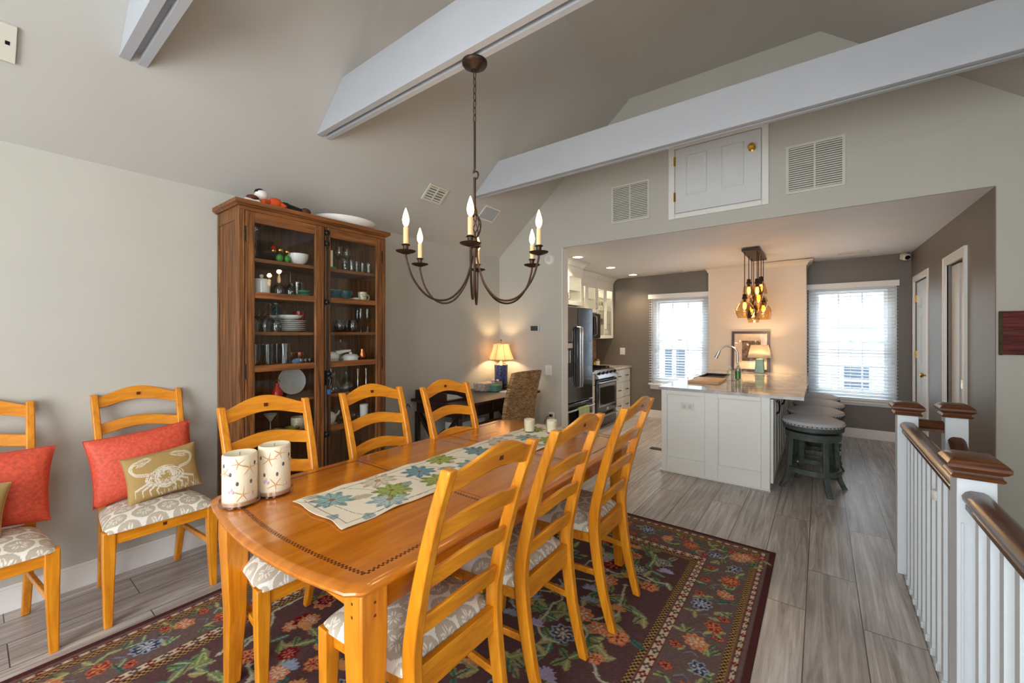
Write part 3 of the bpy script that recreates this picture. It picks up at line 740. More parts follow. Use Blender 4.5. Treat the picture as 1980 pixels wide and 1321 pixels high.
pillow('throw_pillow', 'coral red brocade pillow on the wall chair cut off by the left edge', -3.005, .03, .505, .455, .355, .13, .0, .16, -.06, 'coral', group='coral brocade pillows')
pillow('crab_pillow', 'small tan lumbar pillow with white crab print, chair beside the hutch', -2.875, .655, .512, .325, .245, .10, .06, .22, .08, 'crab', crab_canvas(.325, .245), 'crab print pillows')
pillow('crab_pillow', 'small tan lumbar pillow with white print, chair at the left edge', -2.865, -.045, .512, .30, .245, .10, -.06, .22, -.12, 'crab', crab_canvas(.30, .245), 'crab print pillows')
# ================================================================ DINING TABLE
TX, TY = -1.425, 1.505
def table_outline(inset=0):
    # centre line at TX; bowed ends, slightly bowed sides, clipped corners
    hw, hl = .520-inset, .990-inset; pts = []
    def sidex(y): return hw-.012*(y/hl)**2
    n = 12
    yc = hl-.10
    for i in range(n+1): y = -yc+2*yc*i/n; pts.append((sidex(y), y))
    for i in range(1, 4): a = i/4*PI/2; pts.append((sidex(yc)-.035*(1-math.cos(a)), yc+.032*math.sin(a)))
    for i in range(n+1): x = (hw-.05)*(1-2*i/n); pts.append((x, hl-.066*(x/hw)**2*1.0))
    for i in range(1, 4): a = PI/2-i/4*PI/2; pts.append((-(sidex(yc)-.035*(1-math.cos(a))), yc+.032*math.sin(a)))
    for i in range(n+1): y = yc-2*yc*i/n; pts.append((-sidex(y), y))
    for i in range(1, 4): a = i/4*PI/2; pts.append((-(sidex(yc)-.035*(1-math.cos(a))), -yc-.032*math.sin(a)))
    for i in range(n+1): x = -(hw-.05)*(1-2*i/n); pts.append((x, -hl+.066*(x/hw)**2))
    for i in range(1, 4): a = PI/2-i/4*PI/2; pts.append(((sidex(yc)-.035*(1-math.cos(a))), -yc-.032*math.sin(a)))
    return pts
ta = thing('dining_table', 'honey wooden dining table with bowed ends and dark checkered inlay', 'table', (TX, TY, .006))
rings = []
for ins, z in ((.016, .722), (.004, .727), (0, .735), (.001, .741), (.012, .748), (.026, .750)):
    rings.append([(x, y, z) for x, y in table_outline(ins)])
part('tabletop', MB().loft(rings), 'tabletop', ta, world=False)
sm = MB()
for y in (-.29, .22, .30): sm.box(-.497, .497, y-.0012, y+.0012, .7495, .7504)  # leaf seams; one line of the far pair is a reflection painted dark
part('leaf_seams_and_reflection', sm, 'inlay', ta, world=False)
def inlay_path(y0, y1, bow0, bow1):
    p = []; hw = .450; n = 40
    for i in range(n+1): x = -hw+2*hw*i/n; p.append((x, y0-bow0*(1-(x/hw)**2)))
    for i in range(1, n+1): p.append((hw, y0+(y1-y0)*i/n))
    for i in range(1, n+1): x = hw-2*hw*i/n; p.append((x, y1+bow1*(1-(x/hw)**2)))
    for i in range(1, n+1): p.append((-hw, y1+(y0-y1)*i/n))
    return p
for (y0, y1, b0, b1) in ((-.865, -.315, .042, 0), (.325, .865, 0, .042)):
    P = [Vector((x, y, 0)) for x, y in inlay_path(y0, y1, b0, b1)]
    im = MB(); step = .0075; acc = 0; k = 0
    for a, b in zip(P[:-1], P[1:]):
        L = (b-a).length; d = (b-a)/max(L, 1e-9); nn = Vector((-d.y, d.x, 0)); s = acc
        while s < L:
            c = a+d*s+nn*(.0036 if k % 2 else -.0036)
            q = [c+d*u*step*.5+nn*v*.0035 for u, v in ((-1, -1), (1, -1), (1, 1), (-1, 1))]
            im.loft([[(v.x, v.y, .7497) for v in q], [(v.x, v.y, .7504) for v in q]])
            s += step; k += 1
        acc = s-L
    part('checkered_inlay', im, 'inlay', ta, world=False)
ax, ay = .440, .850
for s in (-1, 1):
    part('apron', bx(s*ax-.011, s*ax+.011, -ay, ay, .625, .724), 'tabletop', ta, bev=.002, world=False)
    part('apron', bx(-ax, ax, s*ay-.011, s*ay+.011, .625, .724), 'honeyx', ta, bev=.002, world=False)
    for t in (-1, 1):
        lx, ly = s*(ax+.012), t*(ay+.012)
        lg = part('leg', MB().loft([[(lx+u*q-s*o, ly+v*q-t*o, z) for u, v in ((-1, -1), (1, -1), (1, 1), (-1, 1))] for z, q, o in ((0, .024, -.004), (.3, .033, .004), (.58, .041, .0), (.724, .041, 0))]), 'tableleg', ta, bev=.005, world=False)
        pg = MB()
        for z in (.655, .69): pg.box(lx-.0035, lx+.0035, ly+t*.0405, ly+t*.0415, z-.0035, z+.0035).box(lx+s*.0405, lx+s*.0415, ly-.0035, ly+.0035, z-.0035, z+.0035)
        part('peg', pg, 'inlay', lg, world=False)

# runner
def runner():
    w, h = .352, 1.66; cv = Canvas(w, h, .0028, (240, 230, 208)); r = random.Random(11)
    def big(cx, cy, R, col, vein, n=9):
        for q, k in ((1, 1.0), (.75, .8)):
            for i in range(n):
                a = 2*PI*i/n+r.uniform(-.12, .12); cv.leaf(cx, cy, R*q*r.uniform(.85, 1.05), R*.24, a, col if k == 1 else tuple(min(255, int(c*1.12)) for c in col), vein, lobes=3)
        cv.ell(cx, cy, R*.16, R*.16, 0, (176, 130, 96)); cv.ell(cx, cy, R*.08, R*.08, 0, vein)
    teal = ((138, 164, 160), (92, 120, 122)); grn = ((146, 158, 88), (100, 114, 58)); pale = ((160, 176, 172), (120, 140, 138)); tan = ((196, 184, 160), (168, 154, 130)); bl = ((112, 146, 152), (72, 106, 116))
    y = .05; k = 0
    for k in range(22):
        cx = r.uniform(.03, w-.03); cy = r.uniform(.03, h-.03); c = r.choice((tan, pale, tan)); cv.leaf(cx, cy, .09, .028, r.uniform(0, 6.28), c[0], c[1], lobes=2)
    seq = ((.10, .10, teal), (.27, .24, pale), (.20, .30, grn), (.06, .33, tan), (.26, .50, grn), (.11, .52, bl), (.05, .70, grn), (.24, .74, teal), (.28, .93, pale), (.10, .93, bl), (.22, 1.12, grn), (.07, 1.15, tan), (.15, 1.33, teal), (.29, 1.36, grn), (.07, 1.52, grn), (.24, 1.56, teal))
    for cx, cy, c in seq: big(cx, cy, .088, *c)
    for i in range(9):
        y0 = i*.18; cv.line([(p.x, p.y) for p in spine(6, [(.02, y0, 0), (.12, y0+.07, 0), (.3, y0+.1, 0), (.33, y0+.2, 0)])], .0013, (104, 112, 92))
    i = .028
    cv.line([(i, i), (w-i, i), (w-i, h-i), (i, h-i), (i, i)], .0022, (112, 104, 92))
    for a in ((0, w, 0, .005), (0, w, h-.005, h), (0, .005, 0, h), (w-.005, w, 0, h)): cv.rect(*a, (232, 220, 198))
    def P(X, Y):
        e = np.minimum(np.minimum(X, w-X), np.minimum(Y, h-Y)); k = np.exp(-e/.025)
        z = .7590+.0035*k*(.6+np.sin(Y*38)*.5+np.sin(X*47+1)*.4)+.0012*(1+np.sin(Y*17+X*9))
        return X+.004*np.sin(Y*21)*k, Y+.006*np.sin(X*31)*k, z
    me = cv.mesh('table_runner', P, 'runner')
    o = bpy.data.objects.new('table_runner', me); COL.objects.link(o); o.location = (-1.597, .742, 0); o.rotation_euler = (0, 0, -.006)
    md = o.modifiers.new('thick', 'SOLIDIFY'); md.thickness = .0015; md.offset = 1
    tag(o, 'cream table runner printed with green and blue leaves down the table', 'table runner')
runner()

# shell candles
def star(m, c, nrm, R, rot, lift=.0015):
    n = Vector(nrm).normalized(); u = n.cross(Vector((0, 0, 1))).normalized(); v = n.cross(u)
    ctr = Vector(c)
    for k in range(5):
        a = rot+2*PI*k/5; d = u*math.cos(a)+v*math.sin(a); p = u*-math.sin(a)+v*math.cos(a)
        m.loft([[ctr+p*.0026, ctr+n*.0016, ctr-p*.0026, ctr-n*.004], [ctr+d*R+p*.0007, ctr+d*R+n*.0004, ctr+d*R-p*.0007, ctr+d*R-n*.004]])
def shell_candle(x, y, label, seed, h=.186, R=.057):
    t = thing('pillar_candle', label, 'candle', (x, y, .7567), 0, 'shell candles on the table'); r = random.Random(seed)
    part('glass_dish', MB().lathe([(R+.006, 0), (R+.010, .004), (R+.010, .010), (R+.006, .013), (R+.006, .017), (R+.009, .020), (R+.009, .024), (R+.002, .024), (R+.002, .006)], (0, 0, 0), 40), 'dishglass', t, world=False)
    part('wax', MB().lathe([(R-.002, .007), (R, .010), (R, .007+h-.004), (R-.004, .007+h), (R-.016, .007+h-.008), (.004, .007+h-.010)], (0, 0, 0), 40), 'wax', t, world=False)
    va = math.atan2(-y, -x)
    s = MB(); sh = MB(); pk = MB()
    for k, (da, zz, rr) in enumerate(((.55, .145, .031), (-.1, .165, .024), (.15, .045, .032), (-.95, .13, .026), (2.2, .1, .03), (3.3, .14, .03))):
        a = va+da*(1 if seed == 1 else -1)+(0 if seed == 1 else .2); q = (R*math.cos(a), R*math.sin(a), .007+zz*(.95 if seed == 1 else 1.0)); s = MB(); star(s, q, (math.cos(a), math.sin(a), 0), rr*.95, r.uniform(0, 6)); part('starfish', s, 'starfish', t, world=False)
    for k, (da, zz) in enumerate(((-.55, .12), (.65, .085), (-1.05, .15), (.95, .15), (-.15, .085), (2.5, .06))):
        a = va+da*(1 if seed == 1 else -1); part('grey_shell', MB().sphere(((R-.005)*math.cos(a), (R-.005)*math.sin(a), .007+zz), .009, 10, 6, (.8, .8, 1.3)), 'shellm', t, world=False)
    for da, zz in ((-.5, .065), (-.4, .055), (-.62, .058), (.75, .04), (2, .1)):
        a = va+da; part('lilac_shell', MB().sphere(((R-.005)*math.cos(a), (R-.005)*math.sin(a), .007+zz), .009, 10, 6, (.8, .8, 1.2)), 'pinkshell', t, world=False)
    part('wick', MB().tube([(0, 0, h-.005), (0, 0, h+.006), (.002, 0, h+.010)], .001, 6), 'cordm', t, world=False)
shell_candle(-1.755, .622, 'tall ivory pillar candle with starfish, left of the two near the table corner', 1)
shell_candle(-1.757, .746, 'tall ivory pillar candle with starfish, right of the two near the table corner', 2, h=.192)
def votive(x, y, label):
    t = thing('votive_candle', label, 'candle', (x, y, .7635), 0, 'votive candles on the runner')
    part('glass_holder', MB().lathe([(.03, 0), (.034, .004), (.038, .085), (.0365, .085), (.033, .006), (.001, .005)], (0, 0, 0), 24), 'glassware', t, world=False)
    part('wax', MB().lathe([(.031, .008), (.034, .030), (.0355, .078), (.030, .083), (.002, .079)], (0, 0, 0), 24), 'wax2', t, world=False)
votive(-1.505, 2.19, 'small cream candle in clear glass at the far end of the runner, left one')
votive(-1.375, 2.255, 'small cream candle in clear glass at the far end of the runner, right one')

# ================================================================ RUG
def rug():
    x0, x1, y0, y1 = -2.62, -.225, -.26, 3.09; w, h = x1-x0, y1-y0
    gr, gr2 = (94, 68, 68), (110, 90, 86)
    cv = Canvas(w, h, .0056, (84, 46, 44)); r = random.Random(4)
    sal, sal2, org, grn, tl, crm, gold, blu, red = (196, 108, 80), (150, 58, 44), (206, 146, 92), (112, 132, 84), (76, 112, 104), (204, 188, 160), (158, 118, 58), (146, 158, 178), (140, 40, 44)
    def frame(i0, i1, col):
        for a in ((i0, w-i0, i0, i1), (i0, w-i0, h-i1, h-i0), (i0, i1, i0, h-i0), (w-i1, w-i0, i0, h-i0)): cv.rect(*a, col)
    def diamonds(i0, i1):
        frame(i0, i1, crm); frame(i0, i0+.006, (120, 60, 50)); frame(i1-.006, i1, (120, 60, 50)); c = (i0+i1)/2; st = .052; k = 0
        for (ln, f) in ((h-2*i0, lambda s: (c, i0+s)), (h-2*i0, lambda s: (w-c, i0+s)), (w-2*i0, lambda s: (i0+s, c)), (w-2*i0, lambda s: (i0+s, h-c))):
            s = .03
            while s < ln-.02:
                x, y = f(s); R = (i1-i0)*.36; cv.ell(x, y, R, R*1.15, 0, (110, 40, 44) if k % 2 else (86, 74, 70), zig=.22, nz=4); cv.ell(x, y, R*.4, R*.4, 0, (206, 170, 130) if k % 2 else crm); s += st; k += 1
    def checks(i0, i1):
        frame(i0, i1, (176, 140, 84)); q = (i1-i0)/4
        iw = cv.win(0, w, 0, h); X, Y = cv.X, cv.Y
        e = np.minimum(np.minimum(X, w-X), np.minimum(Y, h-Y)); m = (e >= i0) & (e <= i1)
        vert = (np.minimum(X, w-X) <= np.minimum(Y, h-Y))
        al = np.where(vert, Y, X); k = (np.floor((e-i0)/.011)+np.floor(al/.011)) % 2
        cv.a[m & (k == 0)] = lin((44, 28, 30))
        frame(i0, i0+.004, (150, 110, 60)); frame(i1-.004, i1, (150, 110, 60))
    frame(.03, .40, gr2)
    diamonds(.045, .078); checks(.082, .112)
    diamonds(.335, .378); checks(.382, .415)
    cv.rect(.415, w-.415, .415, h-.415, gr)
    def leafs(cx, cy, n, L):
        for k in range(n):
            a = r.uniform(0, 6.28); cv.leaf(cx, cy, L*r.uniform(.7, 1.1), L*.22, a, r.choice((grn, tl, (140, 142, 92), (120, 128, 96), (150, 140, 100))), r.choice(((170, 176, 120), (60, 84, 74))), lobes=3)
    # border flowers
    bc = (.118+.33)/2
    def border_run(L, f):
        s = .14; k = 0
        while s < L-.1:
            for (ds, off) in ((.05, .055), (-.02, -.05), (.09, -.07)):
                x, y = f(s+ds+r.uniform(-.02, .02), bc+off); leafs(x, y, 3, .062)
            x, y = f(s, bc+r.choice((-.045, .0, .04)));
            c = (sal, sal2, org) if k % 3 == 0 else ((blu, (62, 60, 74), (180, 186, 196)) if k % 3 == 1 else (org, sal, crm)); ang = r.uniform(0, 3)
            cv.flower(x, y, .055 if k % 2 == 0 else .042, c, 9 if k % 2 == 0 else 6, r.uniform(0, 1), .82, ang)
            x, y = f(s+.085, bc+r.choice((-.075, .07))); cv.flower(x, y, .028, (red, sal, (60, 30, 30)), 5, 0, .8)
            x, y = f(s+.06, bc+.0); cv.line([(x-.03, y-.01), (x, y+.02), (x+.03, y+.0)], .0028, (120, 130, 140))
            s += .150; k += 1
    border_run(h, lambda s, o: (w-o, s)); border_run(h, lambda s, o: (o, s)); border_run(w, lambda s, o: (s, o)); border_run(w, lambda s, o: (s, h-o))
    # field: curling vines, palmettes, leaves, mirrored about the centre line
    for k in range(330):
        x = r.uniform(.44, w-.44); y = r.uniform(.44, h-.44); leafs(x, y, r.choice((2, 3, 4)), .09)
    for k in range(52):
        x = r.uniform(.46, w-.6); y = r.uniform(.46, h-.6); p = [(x, y, 0)]; a = r.uniform(0, 6.28)
        for q in range(8):
            a += r.uniform(-1.1, 1.1)*(-1)**q; x += .065*math.cos(a); y += .065*math.sin(a); p.append((min(max(x, .43), w-.43), min(max(y, .43), h-.43), 0))
        pts = [(v.x, v.y) for v in spine(5, p)]
        cv.line(pts, .0062, (160, 164, 136)); cv.line(pts, .0022, (196, 190, 168))
        for v in pts[::7]: cv.ell(v[0], v[1], .012, .009, r.uniform(0, 3), (190, 186, 160), zig=.3, nz=4)
    for k in range(84):
        x = r.uniform(.48, w-.48); y = r.uniform(.48, h-.48); c = r.choice(((sal, sal2, org), (red, (92, 24, 36), sal), (org, sal, crm), (sal, org, red), (blu, (70, 66, 80), crm)))
        cv.flower(x, y, r.uniform(.035, .062), c, r.choice((6, 8, 10)), r.uniform(0, 1), r.uniform(.75, 1), r.uniform(0, 3))
    for k in range(70):
        x = r.uniform(.48, w-.48); y = r.uniform(.48, h-.48); c = r.choice((blu, org, (170, 160, 190)))
        for q in range(7): cv.leaf(x, y, .05, .009, r.uniform(0, .2)+PI*q/7+.3, c, None)
    rr = np.random.RandomState(1); cv.a *= (1+.10*rr.standard_normal(cv.a.shape[:2]))[..., None]; cv.a = np.clip(cv.a, 0, 1)
    me = cv.mesh('area_rug', lambda X, Y: (X, Y, .0058+.0006*np.sin(X*9)*np.sin(Y*7)), 'rug')
    o = bpy.data.objects.new('area_rug', me); COL.objects.link(o); o.location = (x0, y0, 0)
    md = o.modifiers.new('thick', 'SOLIDIFY'); md.thickness = .0048; md.offset = -1
    tag(o, 'dark plum floral wool rug with cream borders under the dining table', 'rug')
rug()
for o in COL.objects:
    if o.parent is None and o.name.startswith('dining_chair') and o.get('group') == GT: o.location.z = .006
# ================================================================ GLASS-FRONT HUTCH
HX0, HX1, HY0, HY1 = -3.268, -2.90, 1.022, 2.102
hu = thing('china_hutch', 'tall aged-pine display hutch with two glass doors against the wall', 'cabinet', ((HX0+HX1)/2, (HY0+HY1)/2, 0))
def sidepanel(y0, y1):
    m = MB().box(HX0, HX1-.026, y0+.006, y1-.006, .117, 2.203)
    for (a, b) in ((HX0, HX0+.03), (HX1-.075, HX1-.0225)): m.box(a, b, y0, y1, 0, 2.205)
    m.box(HX0, HX1-.0255, y0, y1, 2.12, 2.204).box(HX0, HX1-.0255, y0, y1, .116, .2)
    return m
s1 = part('side_panel', sidepanel(HY0, HY0+.03), 'pine', hu, bev=.002)
bm = MB()
for k in range(1, 5): bm.box(HX0+.03+k*.052-.0015, HX0+.03+k*.052+.0015, HY0+.0045, HY0+.0065, .2, 2.12)
part('board_joint', bm, 'pinedk', s1)
part('side_panel', sidepanel(HY1-.03, HY1), 'pine', hu, bev=.002)
part('back_panel', MB().box(HX0, HX0+.012, HY0+.03, HY1-.03, .1, 2.2), 'pinedk', hu)
part('cornice', MB().loft([[(HX0, HY0-o, z), (HX1+o, HY0-o, z), (HX1+o, HY1+o, z), (HX0, HY1+o, z)] for o, z in ((.012, 2.205), (.018, 2.212), (.030, 2.218), (.030, 2.243))]), 'piney', hu, bev=.002)
part('frieze_rail', bx(HX1-.025, HX1, HY0+.0, HY1-.0, 2.1825, 2.2048), 'piney', hu, bev=.002)
part('plinth', MB().box(HX1-.025, HX1, HY0, HY1, .02, .115).box(HX0, HX1-.025, HY0+.03, HY1-.03, .09, .115), 'piney', hu, bev=.003)
part('face_post', bx(HX1-.022, HX1, HY0+.0, HY0+.032, .115, 2.182), 'pine', hu, bev=.002)
part('face_post', bx(HX1-.022, HX1, HY1-.034, HY1, .115, 2.182), 'pine', hu, bev=.002)
SH = [.20, .700, .945, 1.175, 1.410, 1.650, 1.890]
for z in SH:
    part('shelf', bx(HX0+.012, HX1-.035, HY0+.03, HY1-.03, z-.022, z), 'piney', hu, bev=.001)
part('cabinet_floor', bx(HX0+.012, HX1-.03, HY0+.03, HY1-.03, .115, .14), 'piney', hu)
part('door_astragal', bx(HX1-.020, HX1-.004, 1.580, 1.592, .12, 2.18), 'pinedk', hu)
RAILS = [(2.112, 2.180), (1.628, 1.668), (1.150, 1.192), (.676, .716), (.12, .19)]
def hutch_door(y0, y1, gl0, gl1):
    m = MB().box(HX1-.020, HX1+.002, y0, gl0, .12, 2.18).box(HX1-.020, HX1+.002, gl1, y1, .12, 2.18)
    d = part('door', m, 'pine', hu, bev=.003)
    for a, b in RAILS: part('door_rail', bx(HX1-.018, HX1, gl0, gl1, a, b), 'piney', d, bev=.002)
    for (a, b), (c, e) in zip(RAILS[1:], RAILS[:-1]):
        part('pane', bx(HX1-.012, HX1-.009, gl0, gl1, b, c), 'pane', d)
    return d
d1 = hutch_door(1.058, 1.572, 1.112, 1.505); d2 = hutch_door(1.600, 2.066, 1.622, 2.012)
for z in (1.98, 1.11, .35):
    for y in (1.055, 2.067): part('hinge', MB().tube([(HX1+.003, y, z), (HX1+.003, y, z+.10)], .005, 8), 'blk', hu)
ro = part('latch_rod', MB().tube([(HX1+.014, 1.592, .14), (HX1+.014, 1.592, 2.155)], .006, 8), 'blk', hu)
for z in (2.14, 2.06, 1.63, .66, .2): part('rod_bracket', MB().sphere((HX1+.010, 1.592, z), .016, 10, 6, (.8, 1.1, 1.3)).box(HX1-.002, HX1+.006, 1.575, 1.609, z-.02, z+.02), 'blk', ro)
part('lever_handle', MB().box(HX1, HX1+.008, 1.572, 1.612, 1.02, 1.13).sphere((HX1+.02, 1.598, 1.105), .020, 10, 7).sphere((HX1+.02, 1.603, 1.07), .019, 10, 7).tube([(HX1+.02, 1.6, 1.10), (HX1+.034, 1.604, 1.06), (HX1+.03, 1.60, 1.02)], .008, 8), 'blk', ro)
part('blue_tag', MB().box(HX1+.018, HX1+.024, 1.586, 1.604, .955, .99), plain('blue_plastic', (40, 110, 190), .4), ro)

# ---- what stands inside: profiles are (radius, height)
WINE = [(.033, 0), (.033, .002), (.006, .006), (.0035, .012), (.0035, .085), (.012, .095), (.030, .118), (.036, .140), (.035, .170), (.030, .195), (.029, .195), (.034, .168), (.035, .140), (.029, .119), (.010, .098), (.001, .096)]
STEMLESS = [(.026, 0), (.036, .012), (.044, .040), (.042, .075), (.033, .105), (.032, .105), (.041, .074), (.043, .040), (.034, .014), (.001, .004)]
TUMBLER = [(.028, 0), (.030, .004), (.034, .10), (.0325, .10), (.028, .008), (.001, .007)]
HIGHBALL = [(.027, 0), (.028, .004), (.032, .15), (.031, .15), (.027, .01), (.001, .009)]
BOWL = [(.035, 0), (.038, .006), (.062, .020), (.078, .050), (.082, .078), (.078, .078), (.074, .050), (.058, .024), (.001, .012)]
MARTINI = [(.036, 0), (.036, .002), (.004, .008), (.004, .10), (.010, .106), (.055, .17), (.054, .17), (.008, .108), (.001, .106)]
PLATE = [(.05, 0), (.055, .003), (.09, .008), (.125, .016), (.125, .018), (.088, .011), (.05, .006), (.001, .005)]
JARP = [(.045, 0), (.055, .01), (.058, .08), (.054, .10), (.050, .10), (.052, .08), (.05, .012), (.001, .010)]
BOTTLE = [(.034, 0), (.036, .01), (.036, .10), (.030, .125), (.012, .15), (.011, .20), (.013, .205), (.009, .21), (.001, .21)]
DECANT = [(.045, 0), (.05, .01), (.052, .04), (.03, .085), (.012, .11), (.012, .15), (.018, .155), (.010, .16), (.016, .185), (.004, .20), (.001, .20)]
HOLDER = [(.035, 0), (.035, .006), (.014, .02), (.022, .05), (.010, .08), (.024, .11), (.012, .14), (.030, .19), (.032, .22), (.028, .22), (.024, .195), (.001, .19)]
def it(name, prof, x, y, z, mat, label, cat, group=None, s=1.0, flip=False, n=18, sz=None):
    sz = sz or s
    p = [(r*s, h*sz) for r, h in prof]
    if flip: H = max(h for _, h in p); p = [(r, H-h) for r, h in p]
    return single(name, MB().lathe(p, (x, y, z+.0005), n), mat, label, cat, group)
ORD = ['first', 'second', 'third', 'fourth', 'fifth', 'sixth', 'seventh', 'eighth', 'ninth', 'tenth', 'eleventh', 'twelfth', 'thirteenth', 'fourteenth', 'fifteenth']
def row(name, prof, pos, z, mat, label, cat, group, **k):
    """several alike, one mesh, copied"""
    noun, place = label
    fr = sorted([p for p in pos if p[0] > -3.055], key=lambda p: p[1]); bk_ = sorted([p for p in pos if p[0] <= -3.055], key=lambda p: p[1])
    first = None
    for rw, nm in ((fr, 'front'), (bk_, 'back')):
        for i, (x, y) in enumerate(rw):
            lb = '%s, %s from the left in the %s row, %s' % (noun, ORD[i], nm, place)
            if first is None: first = it(name, prof, x, y, z, mat, lb, cat, group, **k)
            else:
                c = first.copy(); COL.objects.link(c); c.location = (x, y, first.location.z); c['label'] = lb
    return first
b0, b1, c0, d0, e0, f0, g0 = SH[6], SH[5], SH[4], SH[3], SH[2], SH[1], SH[0]
F = -2.985   # front row inside; back row about -3.16
# shelf 1 (top)
it('candle_holder', HOLDER, F, 1.148, b0, 'glassware', 'tall turned clear glass candle holder, left end of the hutch top shelf', 'candle holder', s=.95)
it('candle_holder', HOLDER, -3.09, 1.17, b0, 'glassware', 'clear glass candle holder behind the front one, left end of the hutch top shelf', 'candle holder', s=.95)
it('globe_vase', [(.03, 0), (.06, .02), (.085, .07), (.07, .13), (.05, .16), (.048, .16), (.067, .13), (.082, .07), (.001, .01)], -3.14, 1.27, b0, 'glassware', 'round clear glass vase on the hutch top shelf, behind the painted figures', 'vase')
t = thing('painted_figurine', 'bright red, gold and green little figures on the hutch top shelf', 'figurine', (F, 1.30, b0+.001))
part('body', MB().sphere((0, .0, .03), .024, 10, 6, (1, 1, 1.2)).sphere((0, .05, .03), .02, 10, 6, (1, 1, 1.3)), 'grass', t, world=False)
part('head', MB().sphere((0, -.04, .075), .018).sphere((0, .005, .085), .02).sphere((0, .05, .08), .018), 'brass', t, world=False)
part('hat', MB().lathe([(.02, 0), (.012, .02), (.002, .03)], (0, -.04, .085), 10), 'red', t, world=False)
it('serving_bowl', BOWL, F-.02, 1.435, b0, 'ceramic', 'deep white ceramic bowl on the hutch top shelf behind the left door', 'bowl', s=.85, sz=1.0)
t = single('ivory_candle', MB().lathe([(.016, 0), (.016, .12), (.002, .122)], (F, 1.640, b0+.018), 12), 'wax2', 'ivory candle beside the latch rod, right half of the hutch top shelf', 'candle')
t = single('ivory_candle', MB().lathe([(.014, 0), (.014, .125), (.002, .127)], (F, 1.672, b0+.018), 12), 'wax2', 'ivory candle second from the latch rod, right half of the hutch top shelf', 'candle')
single('green_stand', bx(F-.03, F+.03, 1.622, 1.70, b0+.001, b0+.018), 'grass', 'green tray under two ivory candles on the hutch top shelf', 'tray', bev=.004)
row('wine_goblet', WINE, [(F, 1.738), (F-.01, 1.81)], b0, 'glassware', ('clear goblet', 'hutch top shelf'), 'glass', 'goblets on the hutch top shelf', s=1.0, sz=.93)
row('glass_tumbler', TUMBLER, [(F+.02, 1.775), (F+.02, 1.832), (F+.01, 1.885), (F+.01, 1.935), (F+.02, 1.985), (-3.1, 1.86), (-3.1, 1.96)], b0, 'glassware', ('small tumbler', 'hutch top shelf'), 'glass', 'tumblers on the hutch top shelf', s=.72, sz=.85)
# shelf 2
t = thing('lidded_canister', 'fluted white ceramic canister with lid on the second hutch shelf', 'canister', (F, 1.185, b1+.001))
part('body', MB().lathe([(.045, 0), (.05, .006), (.052, .10), (.048, .10), (.001, .01)], (0, 0, 0), 24), 'ceramic', t, world=False)
part('lid', MB().lathe([(.056, .101), (.056, .108), (.03, .116), (.008, .118), (.008, .124), (.014, .130), (.010, .142), (.001, .145)], (0, 0, 0), 24), 'ceramic', t, world=False)
it('serving_plate', PLATE, -3.15, 1.155, b1+.0, 'ceramic', 'pale plate at the left end of the second hutch shelf', 'plate', s=.7)
row('wine_goblet', WINE, [(F, 1.30), (-3.08, 1.32), (F-.005, 1.375), (-3.12, 1.40)], b1, 'glassware', ('upside-down goblet', 'second hutch shelf'), 'glass', 'goblets on the second hutch shelf', s=1.0, sz=.95, flip=True)
row('glass_tumbler', HIGHBALL, [(-3.1, 1.25), (-3.15, 1.46), (F-.02, 1.43), (-3.05, 1.475)], b1, 'glassware', ('highball glass', 'second hutch shelf'), 'glass', 'highball glasses on the second hutch shelf', s=.8)
it('green_bowl', BOWL, F+.012, 1.462, b1, 'green', 'wide low green bowl on the second hutch shelf', 'bowl', s=.62, sz=.42)
it('green_bowl', BOWL, F+.012, 1.462, b1+.034, 'green', 'upper green bowl stacked on another on the second hutch shelf', 'bowl', s=.58, sz=.30)
single('white_tray', MB().box(F-.05, F+.04, 1.66, 1.86, b1+.001, b1+.022).box(F-.05, F+.04, 1.85, 1.885, b1+.001, b1+.035), 'ceramic', 'rectangular white baking dish on the second hutch shelf', 'dish', bev=.005)
single('paper_roll', bx(F-.02, F+.02, 1.622, 1.645, b1+.001, b1+.07), 'ceramic', 'narrow white box beside the latch rod on the second hutch shelf', 'box', bev=.004)
it('teal_bowl', BOWL, F-.01, 1.705, b1+.023, 'teal', 'dark teal bowl standing in the white dish, left of two', 'bowl', s=.62, sz=.8)
it('teal_bowl', BOWL, F-.01, 1.80, b1+.023, 'teal', 'dark teal bowl standing in the white dish, right of two', 'bowl', s=.62, sz=.75)
t = thing('speckled_mug', 'cream mug with dark speckles on the second hutch shelf', 'mug', (F, 1.942, b1+.001))
part('cup', MB().lathe([(.030, 0), (.034, .004), (.036, .085), (.033, .085), (.030, .008), (.001, .007)], (0, 0, 0), 20), plain('speckle_glaze', (204, 196, 164), .2, noise=.7, scale=90), t, world=False)
part('handle', MB().tube(arc((0, .036, .045), .024, -PI/2, PI/2, 8, 'YZ'), .005, 8), 'ceramic', t, world=False)
# shelf 3
row('wine_goblet', WINE, [(F+.01, 1.135), (F+.01, 1.205), (F+.01, 1.275), (-3.10, 1.14), (-3.10, 1.215), (-3.10, 1.29), (-3.19, 1.18)], c0, 'glassware', ('upside-down wine glass', 'third hutch shelf'), 'glass', 'wine glasses on the third hutch shelf', s=.95, sz=1.0, flip=True)
for k in range(6):
    it('dinner_plate', PLATE, -3.055, 1.405, c0+k*.0135, 'ceramic', ('white dinner plate at the bottom' if k == 0 else 'white plate %s' % ('just above the bottom one', 'third from the bottom', 'fourth from the bottom', 'second from the top', 'at the top')[k-1])+' of the stack on the third hutch shelf', 'plate', 'stacked white plates on the third hutch shelf', s=.84)
it('white_bowl', BOWL, -3.055, 1.40, c0+.088, 'ceramic', 'wide white bowl on top of the plate stack on the third hutch shelf', 'bowl', s=1.0, sz=.42)
t = thing('succulent_plant', 'small blue-green succulent behind the plate stack in the hutch', 'plant', (-3.19, 1.36, c0+.001))
